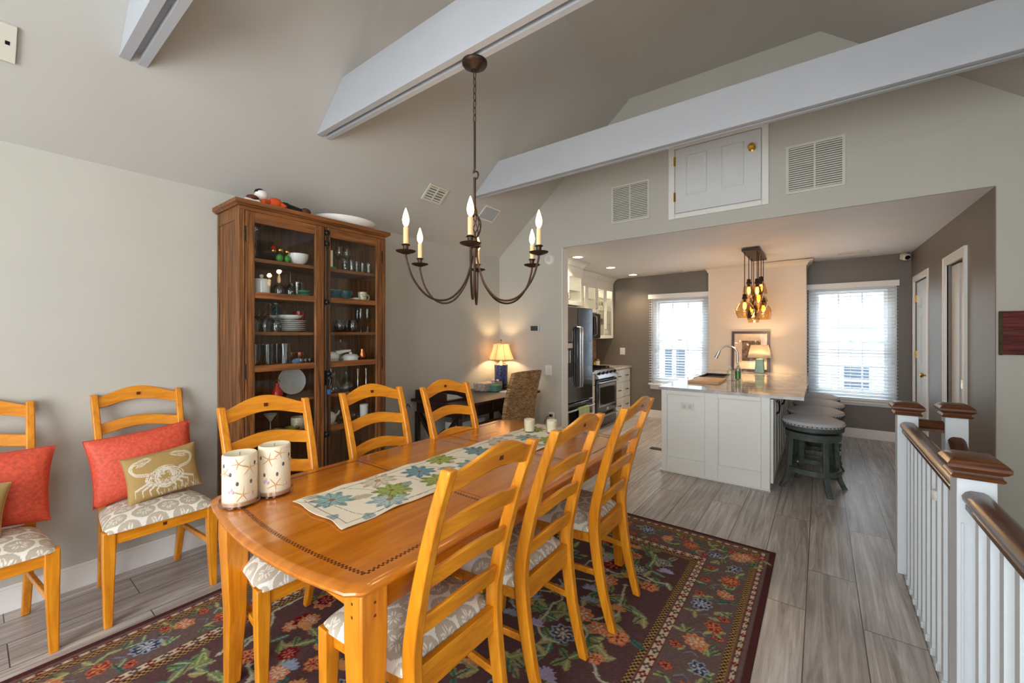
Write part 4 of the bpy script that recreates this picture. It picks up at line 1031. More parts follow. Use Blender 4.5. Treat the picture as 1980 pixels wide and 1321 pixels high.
m = MB(); r = random.Random(2)
for k in range(26):
    a = r.uniform(0, 6.28); q = r.uniform(.01, .05); m.tube([(0, 0, .12), (q*.6*math.cos(a), q*.6*math.sin(a), .15), (q*math.cos(a), q*math.sin(a), .16+r.uniform(0, .03))], [.006, .005, .001], 5)
part('leaves', m, 'teal', t, world=False); part('pot', MB().lathe([(.03, 0), (.04, .12), (.036, .12), (.001, .11)], (0, 0, 0), 14), 'ceramic', t, world=False)
it('red_dish', BOWL, -3.16, 1.515, c0+.001, 'red', 'glossy red dish at the middle of the third hutch shelf', 'dish', s=.5, sz=2.0)
it('stemless_glass', STEMLESS, F, 1.745, c0, 'glassware', 'left one of the two front stemless wine glasses on the third hutch shelf', 'glass', s=.92)
it('stemless_glass', STEMLESS, F, 1.855, c0, 'glassware', 'right one of the two front stemless wine glasses on the third hutch shelf', 'glass', s=.92)
row('stemless_glass', STEMLESS, [(-3.12, 1.70), (-3.12, 1.80), (-3.12, 1.885)], c0, 'glassware', ('stemless wine glass', 'third hutch shelf'), 'glass', 'back row of stemless glasses', s=.92)
row('champagne_flute', [(.028, 0), (.028, .002), (.004, .006), (.004, .07), (.018, .09), (.022, .13), (.018, .19), (.017, .19), (.021, .13), (.001, .09)], [(F, 1.640), (F-.07, 1.690), (F, 1.926), (F, 1.988), (-3.10, 1.97)], c0, 'glassware', ('champagne flute', 'third hutch shelf'), 'glass', 'flutes on the third hutch shelf')
# shelf 4
row('glass_tumbler', HIGHBALL, [(F+.0, 1.150), (F, 1.225), (-3.10, 1.16), (-3.1, 1.24), (-3.1, 1.33)], d0, 'glassware', ('tall clear glass', 'fourth hutch shelf'), 'glass', 'tall glasses on the fourth hutch shelf', s=1.1, sz=1.0)
it('glass_pitcher', [(.035, 0), (.04, .01), (.036, .10), (.042, .155), (.040, .155), (.034, .10), (.037, .012), (.001, .01)], F, 1.335, d0, 'glassware', 'clear glass pitcher on the fourth hutch shelf', 'pitcher')
single('serving_board', MB().box(F+.00, F+.04, 1.135, 1.40, d0+.001, d0+.014), 'board', 'pale wooden serving board lying on the fourth hutch shelf', 'board', bev=.004)
single('folded_napkin', MB().sphere((F+.01, 1.42, d0+.026), .04, 12, 7, (.6, 1.1, .62)), 'blue', 'blue and white cloth napkin on the fourth hutch shelf', 'napkin')
row('copper_mug', TUMBLER, [(-3.08, 1.42), (-3.06, 1.475)], d0, 'copper', ('copper mug', 'fourth hutch shelf'), 'mug', 'copper mugs in the hutch', s=.85)
row('shot_glass', TUMBLER, [(F+.035, 1.432), (F+.03, 1.465), (F+.035, 1.492)], d0, 'glassware', ('shot glass', 'fourth hutch shelf'), 'glass', 'shot glasses in the hutch', s=.4, sz=.42)
t = thing('lidded_tureen', 'small white lidded tureen with side handles behind the hutch right door', 'dish', (F, 1.835, d0+.001))
part('dish', MB().lathe([(.045, 0), (.058, .01), (.062, .045), (.056, .045), (.05, .012), (.001, .01)], (0, 0, 0), 22), 'ceramic', t, world=False)
part('lid', MB().lathe([(.060, .046), (.045, .058), (.010, .064), (.012, .074), (.001, .078)], (0, 0, 0), 22), 'ceramic', t, world=False)
part('handle', MB().tube(arc((0, .058, .036), .014, -PI/2, PI/2, 6, 'XY'), .004, 6).tube(arc((0, -.058, .036), .014, PI/2, 3*PI/2, 6, 'XY'), .004, 6), 'ceramic', t, world=False)
single('white_goose_dish', MB().sphere((-3.02, 1.70, d0+.045), .045, 14, 9, (.9, 1.3, .9)).tube([(-3.02, 1.735, d0+.07), (-3.0, 1.79, d0+.085), (-2.99, 1.84, d0+.09)], [.02, .012, .008], 8), 'ceramic', 'white ceramic gravy boat beside the tureen in the hutch', 'dish')
single('grey_cloth', MB().sphere((F+.02, 1.68, d0+.018), .032, 12, 6, (.8, 1.4, .5)), 'linen', 'crumpled grey cloth at the left of the tureen in the hutch', 'cloth')
it('copper_vase', [(.02, 0), (.03, .02), (.034, .05), (.022, .085), (.024, .10), (.020, .10), (.001, .09)], F, 1.94, d0, 'copper', 'small copper-coloured vase right of the tureen in the hutch', 'vase')
it('bottle', BOTTLE, -3.14, 1.84, d0, 'glassware', 'clear bottle standing behind the tureen in the hutch', 'bottle', s=.9)
# shelf 5
t = thing('red_bottle', 'red glass bottle with bail handle on the fifth hutch shelf', 'bottle', (F, 1.285, e0+.001))
part('glass', MB().lathe([(.03, 0), (.034, .01), (.033, .06), (.012, .09), (.011, .11), (.001, .112)], (0, 0, 0), 18), 'red', t, world=False)
part('bail', MB().tube(arc((0, 0, .12), .016, 0, PI, 8, 'YZ'), .003, 6), 'copper', t, world=False)
single('upright_platter', MB().lathe(PLATE, (0, 0, 0), 30).xf(Matrix.Translation((-3.14, 1.45, e0+.102)) @ Matrix.Rotation(PI/2-.2, 4, 'Y') @ Matrix.Scale(.8, 4)), 'ceramic', 'white platter standing upright on the fifth hutch shelf', 'plate')
row('glass_decanter', DECANT, [(F-.02, 1.705), (-3.12, 1.88), (F-.01, 1.805)], e0, 'glassware', ('stoppered decanter', 'fifth hutch shelf'), 'decanter', 'decanters on the fifth hutch shelf')
row('candle_stick', [(.03, 0), (.03, .004), (.006, .015), (.009, .06), (.005, .10), (.012, .15), (.014, .17), (.008, .17), (.001, .16)], [(F, 1.90), (F, 1.975), (F+.02, 1.640), (-3.14, 1.76)], e0, 'steel', ('silver candlestick', 'fifth hutch shelf'), 'candlestick', 'candlesticks on the fifth hutch shelf')
# shelf 6
it('green_glass_bowl', BOWL, F, 1.27, f0, 'green', 'low sea-green glass bowl on the sixth hutch shelf', 'bowl', s=.7, sz=.5)
it('olive_dish', BOWL, F, 1.385, f0, plain('olive_glaze', (128, 118, 44), .2, noise=.3), 'olive yellow dish right of the green bowl in the hutch', 'bowl', s=.6, sz=.5)
it('cream_pot', JARP, -3.05, 1.46, f0, plain('cream_print', (206, 188, 156), .3, noise=.3, scale=50), 'cream patterned pot behind the first chair in the hutch', 'pot', s=.9)
it('footed_dish', MARTINI, -3.08, 1.28, f0, 'ceramic', 'small footed cream dish at the back of the sixth hutch shelf', 'dish', s=.8, sz=.8)
single('white_teapot', MB().sphere((F-.02, 1.67, f0+.055), .05, 14, 9, (1, 1, 1)).tube([(F-.02, 1.71, f0+.06), (F-.02, 1.745, f0+.08), (F-.02, 1.75, f0+.10)], [.012, .008, .006], 8), 'ceramic', 'white teapot behind the hutch right door on the sixth shelf', 'teapot')
it('soup_plate', PLATE, F-.03, 1.66, f0+.0, 'ceramic', 'white saucer under the teapot in the hutch', 'plate', s=.55)
it('white_cup', TUMBLER, F, 1.955, f0, 'ceramic', 'tall white cup with blue marks at the right end of the sixth hutch shelf', 'cup', s=1.0, sz=1.2)
row('cut_glass_bowl', BOWL, [(-3.02, 1.80), (-3.02, 1.88)], f0, 'glassware', ('cut glass bowl', 'sixth hutch shelf'), 'bowl', 'cut glass bowls in the hutch', s=.55)
# shelf 7 and cabinet floor
single('folded_linen', MB().box(-3.15, F+.02, 1.40, 1.53, g0+.001, g0+.06).box(-3.15, F+.01, 1.41, 1.52, g0+.06, g0+.11), 'paper', 'stack of folded white table linen low behind the hutch left door', 'linen', bev=.015)
it('oil_bottle', BOTTLE, F, 1.90, g0, 'glassware', 'clear corked bottle low behind the hutch right door', 'bottle', s=1.0)
it('straw_basket', JARP, -3.05, 1.25, g0, 'rattan', 'small basket low behind the hutch left door', 'basket', s=1.2)
single('wire_rack', MB().box(F-.12, F+.02, 1.74, 1.84, g0+.001, g0+.10), 'grille', 'grey wire rack low behind the hutch right door', 'rack', bev=.004)

# on top of the hutch
t = thing('plush_doll', 'plush doll in orange jersey lying on top of the hutch', 'toy', (-3.0, 1.25, 2.2435))
part('body', MB().sphere((.02, .02, .042), .045, 14, 9, (.9, 1.1, .9)).tube([(.02, .0, .05), (.05, -.07, .03)], .016, 8).tube([(.03, .04, .05), (.06, .07, .02)], .016, 8), 'orange', t, world=False)
part('head', MB().sphere((.0, -.062, .085), .038, 16, 10), 'plush', t, world=False)
part('cap', MB().lathe([(.035, 0), (.03, .018), (.012, .028), (.002, .03)], (-.005, -.066, .098), 14), 'navy', t, world=False)
part('trousers', MB().sphere((.02, .085, .036), .036, 12, 8, (1, 1.3, .9)).tube([(.02, .1, .036), (.04, .19, .024)], [.028, .02], 10), 'navy', t, world=False)
part('shoe', MB().sphere((.045, .215, .028), .028, 12, 8, (1, 1.3, 1)).sphere((.01, .20, .024), .024, 12, 8, (1, 1.2, 1)), 'leather', t, world=False)
part('sleeve_stripe', MB().box(.02, .055, -.17, -.085, .0, .014).box(.02, .05, -.17, -.09, .022, .034), 'plush', t, world=False)
part('mitt', MB().sphere((.03, -.125, .045), .032, 12, 8, (1, 1.2, .6)), 'leather', t, world=False)
single('round_platter', MB().lathe([(.17, 0), (.20, .006), (.235, .03), (.245, .05), (.241, .05), (.23, .032), (.19, .011), (.001, .008)], (-3.035, 1.82, 2.2435), 48, sx=.82, sy=1), 'ceramic', 'large oval white platter lying on top of the hutch', 'platter')
# ================================================================ CHANDELIER
CX, CY = -1.400, 1.548
ch = thing('chandelier', 'six-arm bronze iron chandelier with candle bulbs hanging over the table', 'chandelier', (CX, CY, 2.775))
part('canopy', MB().lathe([(.001, -.045), (.020, -.042), (.030, -.030), (.058, -.018), (.064, -.010), (.064, 0)], (0, 0, 0), 28), 'iron', ch, world=False)
chm = MB(); z = -.045
for k in range(7):
    a = PI/2*(k % 2); c, s = math.cos(a), math.sin(a); pts = []
    for i in range(12):
        t = 2*PI*i/12; u = .007*math.cos(t); v = .022*math.sin(t); pts.append((u*c, u*s, z-.020+v))
    chm.tube(pts, .0024, 6, closed=True); z -= .037
part('chain', chm, 'iron', ch, world=False)
part('rod', MB().tube([(0, 0, -.30), (0, 0, -.54)], .0055, 8), 'iron', ch, world=False)
part('hook', MB().tube([(0, 0, -.54)]+arc((.004, 0, -.575), .020, PI*.75, -PI*.5, 14, 'XZ')+[(-.006, 0, -.585)], .0045, 8), 'iron', ch, world=False)
part('stem', MB().tube([(0, 0, -.585), (0, 0, -.76)], .0065, 8), 'iron', ch, world=False)
bk = MB().lathe([(.006, -.73), (.016, -.765), (.012, -.775)], (0, 0, 0), 12)
for k in range(8):
    pts = []
    for i in range(15):
        t = i/14; rr = .006+.026*math.sin(PI*t)**.8; a = 2*PI*k/8+1.9*t; pts.append((rr*math.cos(a), rr*math.sin(a), -.765-.13*t))
    bk.tube(pts, .0032, 6)
part('twisted_basket', bk, 'iron', ch, world=False)
part('hub', MB().lathe([(.004, -.885), (.014, -.895), (.016, -.92), (.030, -.925), (.032, -.935), (.018, -.945), (.016, -.985), (.004, -.99)], (0, 0, 0), 16), 'iron', ch, world=False)
va = math.atan2(-CY, -CX)
def arm_parts(parent, k):
    a = va-.05+PI/3*k; c, s = math.cos(a), math.sin(a); R = .355
    prof = [(.012, -.955), (.02, -1.02), (.055, -1.12), (.12, -1.195), (.19, -1.215), (.26, -1.190), (.32, -1.12), (.35, -1.04), (R, -1.005)]
    pp = [(q.x*c, q.x*s, q.z) for q in spine(5, [(r, 0, z) for r, z in prof])]
    am = part('arm', MB().tube(pp, .0052, 8), 'iron', parent, world=False)
    L = (R*c, R*s, -1.005)
    part('drip_dish', MB().lathe([(.006, -.006), (.020, -.002), (.042, .006), (.046, .011), (.040, .009), (.015, .004), (.016, .010), (.019, .014), (.012, .018), (.013, .034), (.020, .037), (.019, .041), (.012, .042)], L, 22), 'iron', am, world=False)
    part('candle_sleeve', MB().lathe([(.0115, .040), (.0115, .118), (.008, .122), (.001, .122)], L, 14), 'candle', am, world=False)
    part('candle_bulb', MB().lathe([(.006, .122), (.013, .135), (.016, .152), (.013, .172), (.006, .195), (.001, .208)], L, 14), 'bulb', am, world=False)
    l = point('candle_lamp', (0, 0, 0), 1.6, WARM, .02); l.parent = am; l.location = (L[0]*1.0, L[1]*1.0, L[2]+.23)
for k in range(6): arm_parts(ch, k)

# ================================================================ PENDANT CLUSTER OVER THE ISLAND
pd = thing('pendant_cluster', 'black ceiling bar hung with smoky glass pendants above the white island', 'pendant light', (-.64, 5.77, 2.372))
part('ceiling_bar', MB().box(-.725, -.550, 5.36, 6.20, 2.345, 2.372), 'iron', pd, bev=.003)
SHAPES = dict(
 globe=[(.026, 0), (.030, -.02), (.075, -.07), (.102, -.13), (.100, -.165), (.075, -.225)],
 bell=[(.026, 0), (.030, -.02), (.058, -.04), (.066, -.09), (.070, -.16), (.060, -.20)],
 jug=[(.026, 0), (.032, -.03), (.070, -.06), (.074, -.11), (.064, -.17), (.052, -.22)],
 cone=[(.026, 0), (.030, -.02), (.055, -.05), (.075, -.14), (.082, -.20)])
for (x, y, zt, shp, k) in ((-.700, 5.42, 1.805, 'globe', 1), (-.695, 5.72, 2.01, 'bell', .95), (-.69, 5.95, 1.80, 'jug', 1.0), (-.69, 6.12, 1.74, 'bell', 1),
                           (-.575, 5.42, 1.975, 'jug', .9), (-.578, 5.58, 1.90, 'globe', .95), (-.575, 5.80, 2.04, 'cone', .8), (-.575, 6.05, 1.80, 'globe', 1)):
    cd = part('cord', MB().tube([(x, y, 2.346), (x, y, zt+.03)], .0045, 6), 'blk', pd)
    part('socket', MB().lathe([(.004, .055), (.018, .05), (.024, .035), (.020, .025), (.028, .012), (.028, -.006), (.016, -.01), (.014, -.045)], (x, y, zt), 14), 'iron', cd)
    sh = [(r*k, z*k) for r, z in SHAPES[shp]]; inn = [(r-.003, z) for r, z in reversed(sh)]
    part('glass_shade', MB().lathe(sh+inn, (x, y, zt), 24), 'amber', cd)
    part('bulb', MB().lathe([(.012, -.045), (.016, -.06), (.020, -.09), (.014, -.12), (.003, -.13)], (x, y, zt), 12), 'edison', cd)
for (x, y, z) in ((-.70, 5.42, 1.60), (-.58, 5.65, 1.70), (-.64, 6.0, 1.62)):
    l = point('pendant_lamp', (0, 0, 0), 4, WARM, .04); l.parent = pd; l.location = (x+.64, y-5.77, z-2.372-.1)
# recessed lamps
for k, (x, y, lb) in enumerate(((-2.458, 4.656, 'nearest of the three round recessed ceiling lights above the fridge'), (-2.456, 5.68, 'middle of the three round recessed ceiling lights in the kitchen'), (-2.46, 6.58, 'farthest of the three round recessed ceiling lights in the kitchen'))):
    zc = kc(x, y)
    t = thing('recessed_light', lb, 'ceiling light', (x, y, zc), 0, 'recessed kitchen lights')
    part('trim_ring', MB().lathe([(.078, 0), (.078, -.005), (.064, -.008), (.062, .0)], (0, 0, 0), 28), 'plastic', t, world=False)
    part('lens', MB().lathe([(.063, -.001), (.063, -.004), (.001, -.005)], (0, 0, 0), 28), 'can', t, world=False)
    sp = bpy.data.lights.new('downlight', 'SPOT'); sp.energy = 46; sp.spot_size = math.radians(115); sp.spot_blend = .8; sp.color = (1, .76, .50); sp.shadow_soft_size = .06
    so = bpy.data.objects.new('downlight', sp); COL.objects.link(so); so.parent = t; so.location = (0, 0, -.02)
# wall and ceiling fittings
def register(name, label, cat, P, ux, uy, nx, w, h, n, split=True, mat='vent', kind=None, border=.02):
    """louvred grille: P centre, ux/uy unit vectors across and up, nx the facing"""
    t = thing(name, label, cat, P); ux, uy, nx = Vector(ux), Vector(uy), Vector(nx)
    def B(m, u0, u1, v0, v1, d0, d1):
        e = (len(m.v)//8 % 11)*3e-5; u0 += e; u1 -= e; v0 += e; v1 -= e; d1 -= e
        c = [ux*u+uy*v+nx*d for u, v, d in ((u0, v0, d0), (u1, v0, d0), (u1, v1, d0), (u0, v1, d0), (u0, v0, d1), (u1, v0, d1), (u1, v1, d1), (u0, v1, d1))]
        m.add(c, [(0, 3, 2, 1), (4, 5, 6, 7), (0, 1, 5, 4), (1, 2, 6, 5), (2, 3, 7, 6), (3, 0, 4, 7)])
    f = MB()
    B(f, -w/2, w/2, -h/2, -h/2+border, 0, .012); B(f, -w/2, w/2, h/2-border, h/2, 0, .012); B(f, -w/2, -w/2+border, -h/2, h/2, 0, .012); B(f, w/2-border, w/2, -h/2, h/2, 0, .012)
    if split: B(f, -.006, .006, -h/2+border, h/2-border, 0, .012)
    part('frame', f, mat, t, world=False)
    bkk = MB(); B(bkk, -w/2+.01, w/2-.01, -h/2+.01, h/2-.01, .0005, .002); part('backing', bkk, 'grille', t, world=False)
    s = MB()
    for i in range(n):
        v = -h/2+border+(h-2*border)*(i+.5)/n; hh = (h-2*border)/n*.27; B(s, -w/2+border, w/2-border, v-hh, v+hh, .002, .009)
    part('louvre', s, mat, t, world=False)
    return t
register('return_grille', 'smaller white louvred wall vent, left of the little attic door', 'vent', (-1.558, YG, 2.744), (1, 0, 0), (0, 0, 1), (0, -1, 0), .40, .39, 20)
register('return_grille', 'white louvred wall vent between the attic door and the right wall', 'vent', (-.036, YG, 2.746), (1, 0, 0), (0, 0, 1), (0, -1, 0), .385, .395, 20)
# attic door on the gable
ad = thing('attic_door', 'small white panelled attic door high on the gable wall', 'door', (-.765, YG, 2.495))
part('casing', MB().box(-1.174, -1.115, YG-.02, YG, 2.495, 3.22).box(-.400, -.347, YG-.02, YG, 2.495, 3.22).box(-1.115, -.40, YG-.02, YG, 2.495, 2.542).box(-1.174, -.347, YG-.02, YG, 3.16, 3.22), 'trim', ad, bev=.006)
lf = part('door_leaf', bx(-1.110, -.404, YG-.014, YG, 2.550, 3.155), 'doorw', ad, bev=.001)
pm = MB()
for (x0, x1) in ((-1.01, -.83), (-.71, -.53)):
    for (z0, z1) in ((2.70, 3.08),):
        pm.loft([[(x0+o, YG-y, z0+o), (x1-o, YG-y, z0+o), (x1-o, YG-y, z1-o), (x0+o, YG-y, z1-o)] for o, y in ((0, .014), (.008, .021), (.018, .021), (.030, .0155), (.036, .0155))])
part('raised_panel', pm, 'doorw', lf)
part('door_knob', MB().lathe([(.028, 0), (.028, .005), (.010, .010), (.010, .03), (.026, .038), (.030, .052), (.022, .066), (.002, .069)], (0, 0, 0), 18).xf(Matrix.Translation((-.470, YG-.014, 3.0)) @ Matrix.Rotation(PI/2, 4, 'X')), 'brass', ad)
for z in (2.66, 3.0): part('hinge', MB().box(-1.122, -1.104, YG-.024, YG-.012, z, z+.085), 'brass', ad)
# on the sloped ceiling
sl = Vector((1, 0, .843)).normalized(); sn = Vector((.843, 0, -1)).normalized()
def onslope(x, y): return Vector((x, y, zl(x)))+sn*.001
register('ceiling_register', 'small white air register on the sloped ceiling above the hutch', 'vent', onslope(-2.874, 2.628), (0, 1, 0), sl, sn, .23, .175, 5)
def plate(name, label, cat, x, y, w, h, mat='plastic', th=.008):
    t = thing(name, label, cat, onslope(x, y)); return t
t = thing('ceiling_speaker', 'square grey-white speaker grille on the sloped ceiling behind the chandelier', 'speaker', onslope(-2.878, 3.412))
def slab(u0, u1, v0, v1, d0, d1):
    m = MB(); ux = Vector((0, 1, 0))
    c = [ux*u+sl*v+sn*d for u, v, d in ((u0, v0, d0), (u1, v0, d0), (u1, v1, d0), (u0, v1, d0), (u0, v0, d1), (u1, v0, d1), (u1, v1, d1), (u0, v1, d1))]
    return m.add(c, [(0, 3, 2, 1), (4, 5, 6, 7), (0, 1, 5, 4), (1, 2, 6, 5), (2, 3, 7, 6), (3, 0, 4, 7)])
part('frame', slab(-.125, .125, -.085, .085, 0, .006), 'plastic', t, world=False)
part('grille', slab(-.110, .110, -.072, .072, .006, .009), plain('speaker_mesh', (168, 172, 176), .7, noise=.2, scale=600), t, world=False)
t = thing('ceiling_fixture_plate', 'beige slotted plate on the sloped ceiling at the left photo edge', 'plate', onslope(-2.885, .06))
part('plate', slab(-.10, .075, -.085, .085, 0, .014), 'vent', t, world=False, bev=.002)
part('slot', slab(.010, .024, -.01, .028, .014, .0150), 'blk', t, world=False); part('slot', slab(.042, .056, -.005, .012, .014, .0150), 'blk', t, world=False)
# gable wall fittings
t = thing('smoke_detector', 'round white detector on the wall by the kitchen opening', 'detector', (-2.523, YG, 2.263))
part('housing', MB().lathe([(.062, 0), (.062, .012), (.050, .028), (.045, .030), (.001, .031)], (0, 0, 0), 28).xf(Matrix.Rotation(PI/2, 4, 'X')), 'plastic', t, world=False)
part('ring', MB().lathe([(.034, .0312), (.034, .035), (.030, .037), (.001, .037)], (0, 0, 0), 24).xf(Matrix.Rotation(PI/2, 4, 'X')), 'vent', t, world=False)
t = thing('thermostat', 'small thermostat with a grey screen on the wall above the wicker chair', 'thermostat', (-2.722, YG, 1.462))
part('body', bx(-.062, .062, -.026, 0, -.040, .040), 'vent', t, world=False, bev=.006)
part('screen', bx(-.052, .048, -.028, -.025, -.030, .028), 'lcd', t, world=False)
t = thing('switch_plate', 'white double switch plate on the wall beside the kitchen opening', 'light switch', (-2.537, YG, .971))
part('plate', bx(-.045, .045, -.006, 0, -.058, .058), 'plastic', t, world=False, bev=.002)
for x in (-.020, .020): part('toggle', bx(x-.005, x+.005, -.016, -.005, -.012, .014), 'plastic', t, world=False)
t = thing('wall_outlet', 'white wall outlet with a black plug near the kitchen opening', 'outlet', (-2.495, YG, .43))
part('plate', bx(-.036, .036, -.006, 0, -.058, .058), 'plastic', t, world=False, bev=.002)
part('socket', MB().box(-.017, .017, -.008, -.005, .010, .040).box(-.017, .017, -.008, -.005, -.040, -.010), 'plastic', t, world=False)
single('power_cable', MB().box(-2.510, -2.480, YG-.035, YG-.009, .437, .463).tube([(-2.495, YG-.034, .45), (-2.52, YG-.06, .44), (-2.56, YG-.05, .38), (-2.60, YG-.03, .25), (-2.65, YG-.03, .02)], .0035, 6), 'cordm', 'black plug and cord in the outlet beside the kitchen opening', 'cord')
t = thing('wooden_sign', 'dark red rough wooden plank sign on the right wall', 'sign', (1.09, YG, 1.26))
part('plank', MB().box(.950, 1.32, YG-.030, YG-.001, 1.262, 1.402).box(.950, 1.32, YG-.028, YG-.001, 1.405, 1.545), 'barn', t, bev=.003)
part('bark_edge', MB().box(.938, .952, YG-.032, YG-.001, 1.258, 1.546), 'bark', t, bev=.004)
for x, y, lb in ((-1.862, 6.64, 'slim white ceiling register near the left kitchen window'), (.327, 6.60, 'slim white ceiling register near the right kitchen window')):
    register('ceiling_register', lb, 'vent', (x, y, kc(x, y)-.0006), (1, 0, 0), (0, 1, 0), (0, 0, -1), .30, .10, 4, border=.014)
t = thing('security_camera', 'small white security camera in the corner above the right kitchen window', 'camera', (.855, 7.12, 2.37))
part('bracket', MB().tube([(.86, 7.199, 2.42), (.862, 7.15, 2.40), (.858, 7.12, 2.385)], .010, 8), 'plastic', t)
part('body', MB().box(-.035, .035, -.055, .045, -.038, .038).xf(Matrix.Translation((.85, 7.09, 2.365)) @ Matrix.Rotation(.35, 4, 'X') @ Matrix.Rotation(.35, 4, 'Z')), 'plastic', t, bev=.014)
part('lens', MB().lathe([(.026, 0), (.026, .006), (.001, .008)], (0, 0, 0), 16).xf(Matrix.Translation((.85, 7.09, 2.365)) @ Matrix.Rotation(.35, 4, 'X') @ Matrix.Rotation(.35, 4, 'Z') @ Matrix.Translation((0, -.055, 0)) @ Matrix.Rotation(PI/2, 4, 'X')), 'blk', t)
# ================================================================ DESK CORNER
DX0, DX1, DY0, DY1, DZ = -3.262, -2.555, 2.66, 3.935, .752
dk = thing('writing_desk', 'dark espresso writing desk with crossed end legs along the left wall', 'desk', ((DX0+DX1)/2, (DY0+DY1)/2, 0))
part('desktop', bx(DX0, DX1, DY0, DY1, DZ-.028, DZ), 'espresso', dk, bev=.004)
part('apron', MB().box(DX0+.03, DX1-.05, DY0+.05, DY0+.07, .615, DZ-.028).box(DX0+.03, DX1-.05, DY1-.07, DY1-.05, .615, DZ-.028).box(DX0+.03, DX0+.05, DY0+.05, DY1-.05, .60, DZ-.028).box(DX1-.07, DX1-.05, DY0+.05, DY1-.05, .615, DZ-.028), 'espresso', dk)
for (a, b) in ((DY0+.10, DY0+.46), (DY0+.48, DY0+.82), (DY0+.84, DY1-.10)):
    dr = part('drawer', bx(DX1-.052, DX1-.040, a, b, .628, DZ-.040), 'espresso', dk, bev=.003)
    part('knob', MB().sphere((DX1-.028, (a+b)/2, .676), .012, 10, 6), 'blk', dr)
for y in (DY0+.06, DY1-.06):
    for s in (0, 1):
        xa, xb = (DX0+.05, DX1-.11) if s == 0 else (DX1-.11, DX0+.05)
        m = MB().loft([[(xa-.022, y-.02, 0), (xa+.022, y-.02, 0), (xa+.022, y+.02, 0), (xa-.022, y+.02, 0)], [(xb-.022, y-.02, .62), (xb+.022, y-.02, .62), (xb+.022, y+.02, .62), (xb-.022, y+.02, .62)]])
        part('leg', m, 'espresso', dk, bev=.002)
for (x, y) in ((DX0+.035, DY0+.06), (DX1-.095, DY0+.06), (DX1-.095, DY1-.06), (DX0+.035, DY1-.06)):
    part('post', bx(x-.02, x+.02, y-.02, y+.02, 0, .62), 'espresso', dk, bev=.002)
part('foot_rail', bx(DX0+.2, DX0+.24, DY0+.06, DY1-.06, .10, .14), 'espresso', dk)
og = thing('desk_organizer', 'dark wooden letter tray holding papers at the near end of the desk', 'tray', (-3.06, 2.84, DZ+.0005))
part('tray', MB().box(-3.24, -2.80, 2.70, 2.712, DZ+.0005, DZ+.085).box(-3.24, -2.80, 2.99, 3.00, DZ+.0005, DZ+.085).box(-3.24, -3.225, 2.70, 3.0, DZ+.0005, DZ+.085).box(-3.24, -2.80, 2.70, 3.0, DZ+.0005, DZ+.010), 'espresso', og, bev=.002)
for k in range(3):
    single('paper_sheet', MB().box(-3.20, -2.84-.03*k, 2.73+.02*k, 2.96, DZ+.0115+.006*k, DZ+.0160+.006*k), 'paper', ('bottom', 'middle', 'top')[k]+' sheaf of papers in the dark letter tray on the desk', 'paper', 'papers in the letter tray')
single('small_pink_dish', MB().lathe([(.03, 0), (.035, .004), (.055, .016), (.052, .016), (.03, .006), (.001, .005)], (-3.17, 2.885, DZ+.095), 18).box(-3.19, -3.15, 2.865, 2.905, DZ+.030, DZ+.098), 'pinkshell', 'small pale pink dish standing at the near end of the desk', 'dish')
single('printed_box', bx(-3.15, -2.985, 3.46, 3.785, DZ+.0005, DZ+.085), 'floral', 'low floral-printed box under the lamp on the desk', 'box', bev=.003)
single('green_box', bx(-2.97, -2.88, 3.53, 3.64, DZ+.0005, DZ+.07), 'mint', 'small green box beside the floral box on the desk', 'box', bev=.003)
t = thing('trinket_shells', 'cluster of pale shells resting on the floral box', 'ornament', (-3.03, 3.66, DZ+.0855))
part('shell', MB().sphere((0, 0, .018), .022, 12, 7, (1.3, 1, .8)).sphere((.03, .05, .014), .018, 10, 6, (1.2, 1, .8)), 'pinkshell', t, world=False)
part('bow', MB().sphere((.035, .01, .012), .015, 10, 6, (.8, 1.6, .8)), 'mint', t, world=False)
single('notepad', bx(-2.80, -2.70, 3.50, 3.66, DZ+.0005, DZ+.014), 'paper', 'white notepad lying on the desk in front of the floral box', 'notepad', bev=.001)
lx, ly = -3.085, 3.885
lp = thing('table_lamp', 'blue and white porcelain lamp with lit pleated bell shade on the desk', 'lamp', (lx, ly, DZ+.0005))
part('base', MB().lathe([(.090, 0), (.092, .010), (.078, .018), (.078, .030)], (0, 0, 0), 24), 'espresso', lp, world=False)
part('body', MB().lathe([(.074, .030), (.078, .04), (.080, .20), (.083, .270), (.072, .276), (.03, .278)], (0, 0, 0), 28), 'bluewhite', lp, world=False)
part('collar', MB().lathe([(.06, .276), (.045, .29), (.025, .30), (.012, .315), (.010, .345)], (0, 0, 0), 18), 'brass', lp, world=False)
pr = [(.152, .335), (.140, .365), (.118, .42), (.100, .48), (.090, .525)]
sm = MB().lathe(pr+[(r-.002, z) for r, z in reversed(pr)], (0, 0, 0), 36)
sm.f = [f for f in sm.f if len(f) == 4]
sh = part('shade', sm, 'bellshade', lp, world=False)
rb = MB()
for k in range(8):
    a = 2*PI*k/8+.2; rb.tube([((r+.001)*math.cos(a), (r+.001)*math.sin(a), z) for r, z in pr], .0022, 6)
rb.tube(arc((0, 0, .335), .153, 0, 2*PI*35/36, 35, 'XY'), .003, 6, closed=True).tube(arc((0, 0, .525), .091, 0, 2*PI*35/36, 35, 'XY'), .003, 6, closed=True)
part('shade_trim', rb, plain('shade_trim_tan', (150, 116, 84), .7), sh, world=False)
part('finial', MB().tube([(0, 0, .50), (0, 0, .56)], .003, 6).sphere((0, 0, .566), .010, 10, 6), 'blk', lp, world=False)
l = point('desk_lamp_bulb', (0, 0, 0), 9, WARM, .03); l.parent = lp; l.location = (0, 0, .43)
